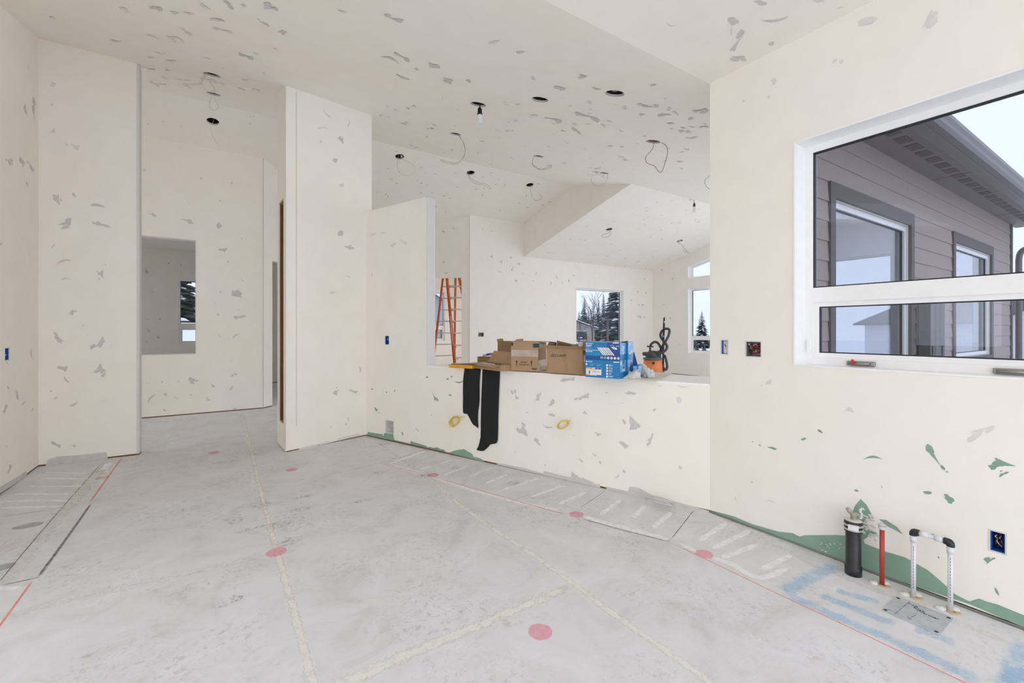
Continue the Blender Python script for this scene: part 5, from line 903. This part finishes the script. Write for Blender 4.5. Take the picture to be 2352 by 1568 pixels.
for side in (-1, 1): mb = MB(); mb.tube([lp(0, side * .98, 1.52), (lp(0, side * .98, 1.52) + lp(1, side * .98, 1.52)) / 2 + UP * .01, lp(1, side * .98, 1.52)], .008, 6); mb.build('spreader', M['aluminium'], root)
mb = MB(); mb.box(Lc_ + UP * (LH + .03), (.44, .16, .07), (wv, wv.cross(UP), UP)); bevel(mb.build('top_cap', M['fibreglass_orange'], root), .01)

# ================================================================== shop vacuum in the great room corner
plain('vac_orange', (0.72, 0.20, 0.05), 0.45, var=0.05); plain('vac_grey', (0.055, 0.055, 0.058), 0.55, var=0.15); plain('vac_lid', (0.10, 0.10, 0.10), 0.5); plain('tape_blue', (0.05, 0.30, 0.62), 0.5)
VD = 11.3; vb = atdepth(1499, V0, VD); vb = Vector((vb.x, vb.y, 0)); vp = lambda x, y, dd=0.0: atdepth(1420 + x / 7.127, 680 + y / 7.127, VD + dd)
root = thing('shop_vacuum', 'orange shop vacuum with its grey hose knotted around the wand', 'vacuum', vb)
mb = MB(); mb.lathe(vb, [(0, .10), (.20, .10), (.235, .14), (.245, .30), (.215, .54), (.2, .545), (0, .545)], 36); tub = mb.build('tub', M['vac_orange'], root, True)
mb = MB(); mb.lathe(vb - FW * .222 - RT * .05 + UP * .47, [(.032, -.02), (.034, .012), (.02, .014), (0, .004)], 20, 0, -FW); mb.build('inlet', M['socket_black'], tub, True)
mb = MB(); mb.lathe(vb, [(.235, .545), (.24, .56), (.235, .585), (.15, .60), (0, .60)], 36); mb.build('lid', M['vac_lid'], root, True)
mb = MB(); mb.lathe(vb, [(.17, .595), (.175, .66), (.15, .72), (.09, .76), (0, .77)], 28); hd = mb.build('motor_head', M['vac_grey'], root, True)
mb = MB(); mb.tube([vb + UP * .68 - RT * .1, vb + UP * .69 - RT * .25], [.055, .045], 14); mb.tube([vb + UP * .70 + RT * .02 - FW * .1, vb + UP * .73 + RT * .16 - FW * .14], [.05, .06], 12); mb.build('exhaust_port', M['vac_grey'], hd, True)
mb = MB(); mb.tube([vp(520, 950), vp(522, 880), vp(524, 830)], .026, 12); mb.tube(smooth_path([vp(470, 815), vp(500, 825), vp(530, 822), vp(575, 828)], 5), [.02] * 16, 10); mb.build('floor_nozzle', M['vac_grey'], root, True)
for k in range(4): a = R(45 + 90 * k); c = vb + Vector((math.cos(a), math.sin(a), 0)) * .2; mb = MB(); mb.lathe(c + UP * .05, [(0, -.02), (.049, -.02), (.049, .02), (0, .02)], 16, 0, Vector((-math.sin(a), math.cos(a), 0))); mb.tube([c + UP * .05, c + UP * .12], .016, 8); mb.build('caster', M['rubber'], root, True)
def corr(path, r): P = smooth_path(path, 14); return P, [r * (1 + (.10 if i % 2 else -.06)) for i in range(len(P))]
P_, r_ = corr([vp(640, 960, -.15), vp(705, 930, -.2), vp(770, 890, -.2), vp(800, 830, -.15), vp(770, 765, -.05), vp(715, 700, .05), vp(690, 635, .08), vp(720, 565, .06), vp(790, 530, .0), vp(838, 555, -.06), vp(825, 640, -.1), vp(785, 720, -.14), vp(735, 800, -.1), vp(695, 880, .0), vp(680, 960, .05), vp(695, 1060, .02), vp(730, 1150, -.05), vp(770, 1205, -.1), vp(800, 1165, -.05), vp(788, 1060, .0), vp(760, 960, .05)], .030)
mb = MB(); mb.tube(P_, r_, 10); mb.build('hose', M['vac_grey'], root, True)
P_, r_ = corr([vp(522, 830), vp(540, 785), vp(590, 750), vp(640, 760), vp(680, 810), vp(705, 870), vp(720, 930)], .030); mb = MB(); mb.tube(P_, r_, 10); mb.build('hose', M['vac_grey'], root, True)
mb = MB(); mb.tube([vp(735, 1240, .02), vp(738, 900, .02), vp(742, 640, .02), vp(748, 480, .02), vp(752, 350, .02)], [.022, .022, .026, .026, .022], 14); wn_ = mb.build('wand', M['socket_black'], root, True)
for y0, y1 in ((645, 672), (1210, 1232)): mb = MB(); mb.tube([vp(741, y0, .02), vp(741, y1, .02)], .031, 14); mb.build('blue_tape', M['tape_blue'], wn_, True)
mb = MB(); mb.tube([vp(757, 405, -.03), vp(757, 440, -.03)], .012, 8); mb.build('wand_label', M['paper'], wn_, True); mb = MB(); mb.tube(smooth_path([vp(750, 350, .02), vp(765, 335, .02), vp(790, 348, .02)], 4), .012, 8); mb.build('wand_hook', M['steel_band'], wn_, True)

# ================================================================== outside: the siding wing, snow, neighbours and trees
def grained(name, a, b, sc=(1, 8, 8)):
    m, nt, bs, _ = newmat(name); v = geopos(nt, sc); f = noise(nt, 5, 6, v, 0.65, 1.6); nt.links.new(ramp(nt, f, [(0.3, a), (0.7, b)]), bs.inputs['Base Color']); bs.inputs['Roughness'].default_value = 0.75; bump(nt, bs, f, 0.004, 0.4); M[name] = m
grained('siding', (0.36, 0.295, 0.27), (0.43, 0.355, 0.325)); grained('brown_trim', (0.12, 0.105, 0.105), (0.16, 0.14, 0.138)); plain('soffit_brown', (0.20, 0.175, 0.17), 0.6, var=0.12, scale=50); plain('gutter_brown', (0.19, 0.17, 0.172), 0.4, var=0.05)
wf = WALLS['wall_front'].o; YO = 1.74; X0s, X1s = PR + 0.175, PFAR + 0.17
wx = [(PR + .02 + q[0], PR + .02 + q[1]) for q in FWN]
segs3 = [(X0s, wx[0][0] - .10), (wx[0][1] + .10, wx[1][0] - .10), (wx[1][1] + .10, X1s)]
def board(x0, x1, z):
    mb = MB(); h = .182; P = [Vector((x, y, zz)) for x in (x0, x1) for y, zz in ((YO - .0165, z), (YO - .0055, z + h), (YO - .0005, z + h), (YO - .0005, z))]; mb.add(P, [(0, 1, 2, 3), (7, 6, 5, 4), (0, 4, 5, 1), (1, 5, 6, 2), (2, 6, 7, 3), (3, 7, 4, 0)]); return fixn(mb.build('siding_board', M['siding'], wf))
for k in range(-1, 18):
    z = .172 * k
    for x0, x1 in (segs3 if 5 <= k <= 14 else [(X0s, X1s)]): board(x0, x1, z)
for (a, b), q in zip(wx, FWN):
    for (x0, x1, z0, z1) in ((a - .10, a - .002, .86, 2.585), (b + .002, b + .10, .86, 2.585), (a - .002, b + .002, 2.452, 2.585), (a - .002, b + .002, .86, .918)): mb = MB(); mb.bx(x0, x1, YO - .03, YO - .001, z0, z1); mb.build('window_trim', M['brown_trim'], wf)
mb = MB(); mb.bx(X1s, X1s + .10, YO - .03, YO + .12, -.2, 3.095); mb.build('corner_board', M['brown_trim'], wf)
eave = thing('roof_eave', 'brown soffit and fascia along the neighbouring wing, seen through the kitchen window', 'eave', (7.5, 1.5, 3.095))
mb = MB(); mb.bx(3.078, 11.75, 1.30, YO + .0, 3.098, 3.115); mb.build('soffit', M['soffit_brown'], eave); mb = MB(); mb.bx(3.078, 11.75, 1.262, 1.2995, 3.06, 3.30); mb.build('fascia', M['gutter_brown'], eave); mb = MB(); mb.bx(3.078, 11.75, 1.3005, 1.37, 3.075, 3.0975); mb.build('soffit_edge', M['gutter_brown'], eave)
vent = MB(); vent.bx(-.105, .105, -.052, .052, -.0012, 0.0, 0)
for k in range(10): vent.box((-.094 + k * .0208, 0, -.003), (.0085, .10, .005), None, 1)
vme = vent.mesh('vent'); vme.materials.append(M['gasket']); vme.materials.append(M['soffit_brown'])
for k in range(26):
    o = bpy.data.objects.new('vent', vme); col.objects.link(o); o.parent = eave; o.location = Vector((3.6 + .30 * k, 1.51, 3.0978)) - WLOC[eave.name]
for x in (4.1, 7.15, 10.2): mb = MB(); mb.bx(x, x + .004, 1.37, YO, 3.0955, 3.098); mb.build('soffit_joint', M['gasket'], eave)
gut = MB(); prof = [(1.26, 3.06), (1.20, 3.055), (1.175, 3.075), (1.168, 3.10), (1.15, 3.125), (1.15, 3.16), (1.158, 3.16), (1.158, 3.13), (1.26, 3.10)]
n_ = len(prof); gut.add([Vector((x, y, z)) for x in (3.078, 11.75) for y, z in prof], [tuple(range(n_)), tuple(range(2 * n_ - 1, n_ - 1, -1))] + [(i, (i + 1) % n_, n_ + (i + 1) % n_, n_ + i) for i in range(n_)])
gt = fixn(gut.build('gutter', M['gutter_brown'])); tag(gt, 'brown rain gutter along the eave of the siding wing', 'gutter')
ds = MB(); ds.tube(smooth_path([Vector((11.6, 1.21, 3.05)), Vector((11.6, 1.23, 2.95)), Vector((11.56, 1.40, 2.78)), Vector((11.50, 1.62, 2.66)), Vector((11.48, 1.66, 2.5))], 5) + [Vector((11.48, 1.66, -.3))], .042, 12); tag(ds.build('downspout', M['gutter_brown'], None, True), 'curved brown downspout at the far corner of the siding wing', 'downspout')
# dark outdoor cabinet against the siding
plain('resin_dark', (0.075, 0.075, 0.072), 0.5, var=0.1); plain('resin_light', (0.26, 0.29, 0.30), 0.5)
y_ = 1.60; xa = hit(2110, V0, (0, 1.70, 0), (0, 1, 0)).x; xb = hit(2170, V0, (0, y_, 0), (0, 1, 0)).x; zt2 = hit(2140, 668, (0, y_, 0), (0, 1, 0)).z
root = thing('outdoor_cabinet', 'tall dark grey resin cabinet standing outside between the two siding windows', 'cabinet', ((xa + xb) / 2, 1.6, -.33))
mb = MB(); mb.bx(xa, xb, y_ + .012, 1.70, -.33, zt2); mb.build('body', M['resin_dark'], root); nn = 3
for k in range(nn): x0 = xa + (xb - xa) * k / nn; x1 = xa + (xb - xa) * (k + 1) / nn; mb = MB(); mb.bx(x0 + .004, x1 - .004, y_, y_ + .0115, -.30, zt2 - .02); dr = mb.build('door_panel', M['resin_dark'], root); (lambda m_: (m_.bx(x0 + .06, x0 + .14, y_ - .006, y_ - .0005, .75, 1.12), m_.build('handle_recess', M['gasket'], dr)))(MB()) if k != 1 else None
mb = MB(); mb.bx(xb + .001, xb + .075, y_ + .01, 1.70, -.33, zt2); mb.build('edge_post', M['resin_light'], root)
# ground
plain('snow', (0.89, 0.91, 0.95), 0.9, var=0.03, scale=0.8)
def ground_z(x, y):
    t = max(0, min(1, (5.2 - x) / 6)); t = t * t * (3 - 2 * t); return -.35 + t * .066 * max(0, y - 15) - .012 * max(0, x - 14)
gm = MB(); xs = [-140 + 7 * i for i in range(46)]; ys = [-90 + 7 * i for i in range(46)]
gm.add([Vector((x, y, ground_z(x, y) if y > 13 or x > 12 else -.35)) for y in ys for x in xs], [(j * 46 + i, j * 46 + i + 1, (j + 1) * 46 + i + 1, (j + 1) * 46 + i) for j in range(45) for i in range(45)])
gr = gm.build('ground', M['snow'], None, True); tag(gr, 'snow-covered ground outside the windows', 'snow', None, 'structure')
def out(u, d): P = atdepth(u, V0, d); return Vector((P.x, P.y, ground_z(P.x, P.y)))
plain('needles', (0.035, 0.05, 0.04), 0.9, var=0.4, scale=3); plain('needles_blue', (0.055, 0.065, 0.085), 0.9, var=0.35, scale=3); plain('bark', (0.09, 0.07, 0.06), 0.9, var=0.3)
def conifer_parts(seed, h=1.0, r=.22, lay=30, droop=.3):
    q = random.Random(seed); fo, sn, tk = MB(), MB(), MB(); tk.tube([Vector((0, 0, 0)), Vector((0, 0, h * .97))], [.022, .004], 7)
    for i in range(lay):
        f = i / lay; z = h * (.07 + .92 * f); L0 = r * (1 - f) ** .85 + .012
        for k in range(9):
            a = q.uniform(0, 6.28); L = L0 * q.uniform(.7, 1.12); dx, dy = math.cos(a), math.sin(a); px_, py_ = -dy, dx; w = L * .30 + .008; b = Vector((0, 0, z)); t = Vector((dx * L, dy * L, z - droop * L)); m1 = Vector((dx * L * .55 + px_ * w, dy * L * .55 + py_ * w, z - droop * L * .75)); m2 = Vector((dx * L * .55 - px_ * w, dy * L * .55 - py_ * w, z - droop * L * .75)); md = Vector((dx * L * .5, dy * L * .5, z - droop * L * .25)); lo = Vector((dx * L * .5, dy * L * .5, z - droop * L * .9))
            fo.add([b, m1, t, m2, md, lo], [(0, 1, 4), (1, 2, 4), (2, 3, 4), (3, 0, 4), (0, 5, 2), (1, 5, 3)])
            if q.random() < .42: sn.add([v_ + Vector((0, 0, .006)) for v_ in (md.lerp(b, .3), m1.lerp(md, .4), t.lerp(md, .25), m2.lerp(md, .4))], [(0, 1, 2, 3)])
    return fo.mesh('foliage'), sn.mesh('snow_load'), tk.mesh('trunk')
CON = [conifer_parts(i, 1, r_, 30, dr_) for i, (r_, dr_) in enumerate(((.20, .35), (.15, .45), (.26, .3)))]
for fo, sn, tk in CON: fo.materials.append(M['needles']); sn.materials.append(M['snow']); tk.materials.append(M['bark'])
def conifer(u, d, h, label, k=0, group=None, rot=0.0):
    P = out(u, d); root = thing('conifer', label, 'tree', P, group); root.scale = (h, h, h); root.rotation_euler.z = rot
    for nm, me in zip(('foliage', 'snow_load', 'trunk'), CON[k]): o = bpy.data.objects.new(nm, me); col.objects.link(o); o.parent = root
    return root
GRV = 'snow-dusted evergreens beyond the back window'
conifer(1342, 96, 9.2, 'brownish spruce rising above the parked car, left in the back window', 0, GRV); conifer(1375, 85, 8.2, 'pointed evergreen in the middle of the back window view', 1, GRV); conifer(1386, 78, 8.6, 'tall narrow evergreen spire right of the bare tree', 1, GRV, 1.0); conifer(1400, 70, 8.0, 'broad evergreen behind the T-shaped stand', 0, GRV, 2.0); conifer(1416, 40, 7.2, 'dark tall evergreen filling the right side of the back window', 2, GRV, .7); conifer(1406, 46, 7.4, 'evergreen just left of the tallest one in the back window', 0, GRV, 3.0)
conifer(1363, 95, 7.5, 'hazy far evergreen behind the bare tree', 2, GRV, .3); conifer(1330, 90, 6.0, 'far low evergreen at the left edge of the back window', 2, GRV, 1.3); conifer(1394, 100, 7.0, 'far evergreen between the narrow spires', 0, GRV, 2.2)
conifer(1352, 100, 6.6, 'far evergreen left of the bare tree trunk', 0, GRV, 4.0)
conifer(1612, 48, 4.1, 'lone spruce framed in the far gable window', 2); conifer(408, 42, 9.5, 'pine with drooping snowy boughs in the bedroom window', 2); conifer(2344, 42, 6.6, 'small spruce above the neighbour roof at the right edge', 1)
for k, (u, d, h, lab) in enumerate(((1594, 60, 1.5, 'low snowy shrub left of the lone spruce outside the gable window'), (1627, 58, 1.6, 'low snowy shrub right of the lone spruce outside the gable window'), (1600, 40, 1.0, 'near snowy shrub low in the gable window, left of its middle'), (1617, 37, 1.0, 'near snowy shrub low in the gable window, right of its middle'))): conifer(u, d, h, lab, 2, 'low snowy shrubs outside the gable window', k)
def bare_tree(u, d, h, seed, label):
    q = random.Random(seed); P = out(u, d); root = thing('bare_tree', label, 'tree', P); mb = MB(); tr_ = MB()
    def grow(p, dr, L, r, lev, m_):
        e = p + dr * L; mid = p.lerp(e, .5) + Vector((q.uniform(-1, 1), q.uniform(-1, 1), 0)) * L * .05; m_.tube([p, mid, e], [r, r * .8, r * .6], 5 if lev < 2 else 3, caps=False)
        if lev >= 5: return
        for k in range(3 if lev < 4 else 2):
            nd = (dr + Vector((q.uniform(-1, 1), q.uniform(-1, 1), q.uniform(-.15, .6))) * .75).normalized(); grow(p.lerp(e, q.uniform(.5, 1.0)), nd, L * q.uniform(.55, .78), r * .55, lev + 1, mb)
    grow(P, Vector((0, 0, 1)), h * .42, h * .012, 0, tr_); tr_.build('trunk', M['bark'], root, True); mb.build('branches', M['bark'], root)
bare_tree(1361, 30, 5.2, 5, 'leafless tree with fine twigs in front of the evergreens'); bare_tree(1332, 24, 3.6, 8, 'leafless overhanging branches at the upper left of the back window')
# low house, parked cars, stand and box beyond the back window
plain('house_beige', (0.36, 0.32, 0.28), 0.8); plain('house_grey', (0.42, 0.42, 0.43), 0.8); plain('roof_dark', (0.06, 0.075, 0.085), 0.8); plain('fence_brown', (0.11, 0.09, 0.085), 0.8, var=0.2); plain('car_paint', (0.02, 0.024, 0.032), 0.25); plain('car_glass', (0.03, 0.035, 0.045), 0.1); plain('tail_red', (0.45, 0.02, 0.03), 0.3); plain('house_pale', (0.62, 0.62, 0.64), 0.8)
def house(u, d, w, dep, hw, rise, label, wm, rm, snow=True, base=None, wins=(), yaw=0.0):
    P = out(u, d); z = P.z if base is None else base; root = thing('house', label, 'house', (P.x, P.y, z)); x = Matrix.Rotation(yaw, 3, 'Z') @ RT; y = Matrix.Rotation(yaw, 3, 'Z') @ FW; c = Vector((P.x, P.y, z))
    mb = MB(); g = [(-w / 2, 0), (w / 2, 0), (w / 2, hw), (0, hw + rise), (-w / 2, hw)]; V = [c + x * a + UP * b for a, b in g] + [c + x * a + UP * b + y * dep for a, b in g]; mb.add(V, [(0, 1, 2, 3, 4), (9, 8, 7, 6, 5), (0, 5, 6, 1), (1, 6, 7, 2), (4, 9, 5, 0)]); fixn(mb.build('wall', M[wm], root))
    for sd in (-1, 1):
        for nm, mt, up_, t in (('roof', rm, .02, .12),) + ((('roof_snow', 'snow', .145, .12),) if snow else ()):
            a = c + UP * (hw + rise + up_) - y * .5; b = c + x * sd * (w / 2 + .5) + UP * (hw - rise / (w / 2) * .5 + up_) - y * .5; V = [a, b, b + y * (dep + 1), a + y * (dep + 1)]; mb = MB(); mb.add(V + [q + UP * t for q in V], [(0, 1, 2, 3), (7, 6, 5, 4), (0, 4, 5, 1), (1, 5, 6, 2), (2, 6, 7, 3), (3, 7, 4, 0)]); fixn(mb.build(nm, M[mt], root))
    for (a0, a1, z0, z1) in wins:
        mb = MB(); mb.box(c + x * (a0 + a1) / 2 - y * .03 + UP * (z0 + z1) / 2, (a1 - a0 + .24, .05, z1 - z0 + .24), (x, y, UP)); wi = mb.build('window', M['fence_brown'], root); mb = MB(); mb.box(c + x * (a0 + a1) / 2 - y * .07 + UP * (z0 + z1) / 2, (a1 - a0, .03, z1 - z0), (x, y, UP)); mb.build('pane', M['car_glass'], wi)
    return root
house(1305, 76, 9, 8, 2.4, 1.6, 'low beige house behind the parked car at the left of the back window', 'house_beige', 'roof_dark', True)
house(985, 40, 7, 7, 2.6, 2.6, 'grey gabled house with a snowy roof behind the ladder', 'house_grey', 'roof_dark', True, None, ((1.2, 2.4, .9, 2.0), (-2.6, -1.4, .9, 2.0)))
house(2386, 26, 6.5, 8, 2.75, 1.2, 'pale neighbour house at the right edge with a brown-framed window', 'house_pale', 'roof_dark', False, -.95, ((-2.55, -2.2, 1.05, 1.95),), 0.12)
fb = out(421, 60); root = thing('garden_shed', 'dark brown plank shed wall in the bedroom window', 'shed', fb)
for k in range(9): mb = MB(); mb.box(fb + RT * (-.95 + .22 * k) + UP * .95, (.21, .05, 1.9), (RT, FW, UP)); mb.build('plank', M['fence_brown'], root)
def car(u, d, label, yaw=0.0):
    P = out(u, d); root = thing('car', label, 'car', P); x = Matrix.Rotation(yaw, 3, 'Z') @ RT; y = Matrix.Rotation(yaw, 3, 'Z') @ FW; c = Vector(P); T = lambda a, b, z: c + x * a + y * b + UP * z
    side = [(0.02, .42), (0, .95), (.12, 1.02), (.30, 1.62), (.55, 1.76), (2.6, 1.74), (3.35, 1.15), (4.5, 1.02), (4.72, .85), (4.74, .42)]; mb = MB(); n = len(side); V = []
    for a in (-.92, .92): V += [T(a * (.86 if z > 1.2 else 1), b, z) for b, z in side]
    mb.add(V, [tuple(range(n)), tuple(range(2 * n - 1, n - 1, -1))] + [(i, (i + 1) % n, n + (i + 1) % n, n + i) for i in range(n)]); fixn(bevel(mb.build('body', M['car_paint'], root), .04))
    for nm, q, mt in (('rear_window', [(-.66, .135, 1.10), (.66, .135, 1.10), (.60, .285, 1.55), (-.60, .285, 1.55)], 'car_glass'),): mb = MB(); mb.add([T(a, b - .03, z) for a, b, z in q], [(0, 1, 2, 3)]); mb.build(nm, M[mt], root)
    for sx in (-1, 1):
        mb = MB(); mb.box(T(sx * .80, -.01, .98), (.20, .05, .16), (x, y, UP)); mb.build('tail_light', M['tail_red'], root)
        for b in (.85, 3.85): mb = MB(); mb.lathe(T(sx * .82, b, .36), [(0, -.11), (.36, -.11), (.36, .11), (0, .11)], 20, 0, x); mb.build('wheel', M['rubber'], root)
    mb = MB(); mb.box(T(0, -.015, .9), (.5, .02, .14), (x, y, UP)); mb.build('licence_plate', M['paper'], root); mb = MB(); mb.box(T(0, -.03, .55), (1.7, .12, .12), (x, y, UP)); mb.build('bumper', M['steel_band'], root); mb = MB(); mb.box(T(0, 1.6, 1.80), (1.35, 2.0, .07), (x, y, UP)); mb.build('roof_snow', M['snow'], root)
car(440, 64, 'dark vehicle with red tail light parked on the snow outside the bedroom window'); car(1333, 60, 'dark snow-topped vehicle at the lower left of the back window', -.15)
fe = out(1396, 30); root = thing('platform_stand', 'dark T-shaped platform stand in front of the evergreens', 'stand', fe); mb = MB(); mb.tube([fe, fe + UP * 2.42], .07, 8); mb.build('post', M['fence_brown'], root); mb = MB(); mb.box(fe + UP * 2.44, (.62, .5, .07), (RT, FW, UP)); mb.build('platform', M['fence_brown'], root)
plain('box_maroon', (0.14, 0.09, 0.095), 0.7); ub = out(1403, 26); mb = MB(); mb.box(ub + UP * .36, (.30, .3, .70), (RT, FW, UP)); o = bevel(mb.build('utility_box', M['box_maroon']), .02); tag(o, 'maroon utility box standing in the snow beyond the back window', 'utility box')

# corner beads round the pass-through and on the far outside corners
_w = WALLS['wall_hall']; tag(ring(_w, pts_in[0] - .008, pts_in[1] + .008, pts_in[2] - .008, pts_in[3] + .008, .010, -.002, .004).build('trim_5', M['bead']), 'pale corner bead around the pass-through opening', 'corner bead', None, 'structure')
for k, (x, y, zt3) in enumerate(((.553, S_HALL - .003, zback(S_HALL)), (4.767, S_BACK - .003, zback(S_BACK)))): mb = MB(); mb.bx(x - .012, x + .004, y - .002, y + .006, .014, zt3); tag(mb.build('trim_%d' % (6 + k), M['bead']), ('corner bead at the end of the hall wall', 'corner bead at the left end of the back wall')[k], 'corner bead', None, 'structure')
_w = WALLS['wall_right']; mb = MB(); bar(mb, _w, ADDED_PATIO[1], 5.485, .004, .013, -.004, -.0005); tag(mb.build('trim_8', M['satin_metal']), 'thin grey metal strip along the foot of the kitchen wall', 'metal strip', None, 'structure')
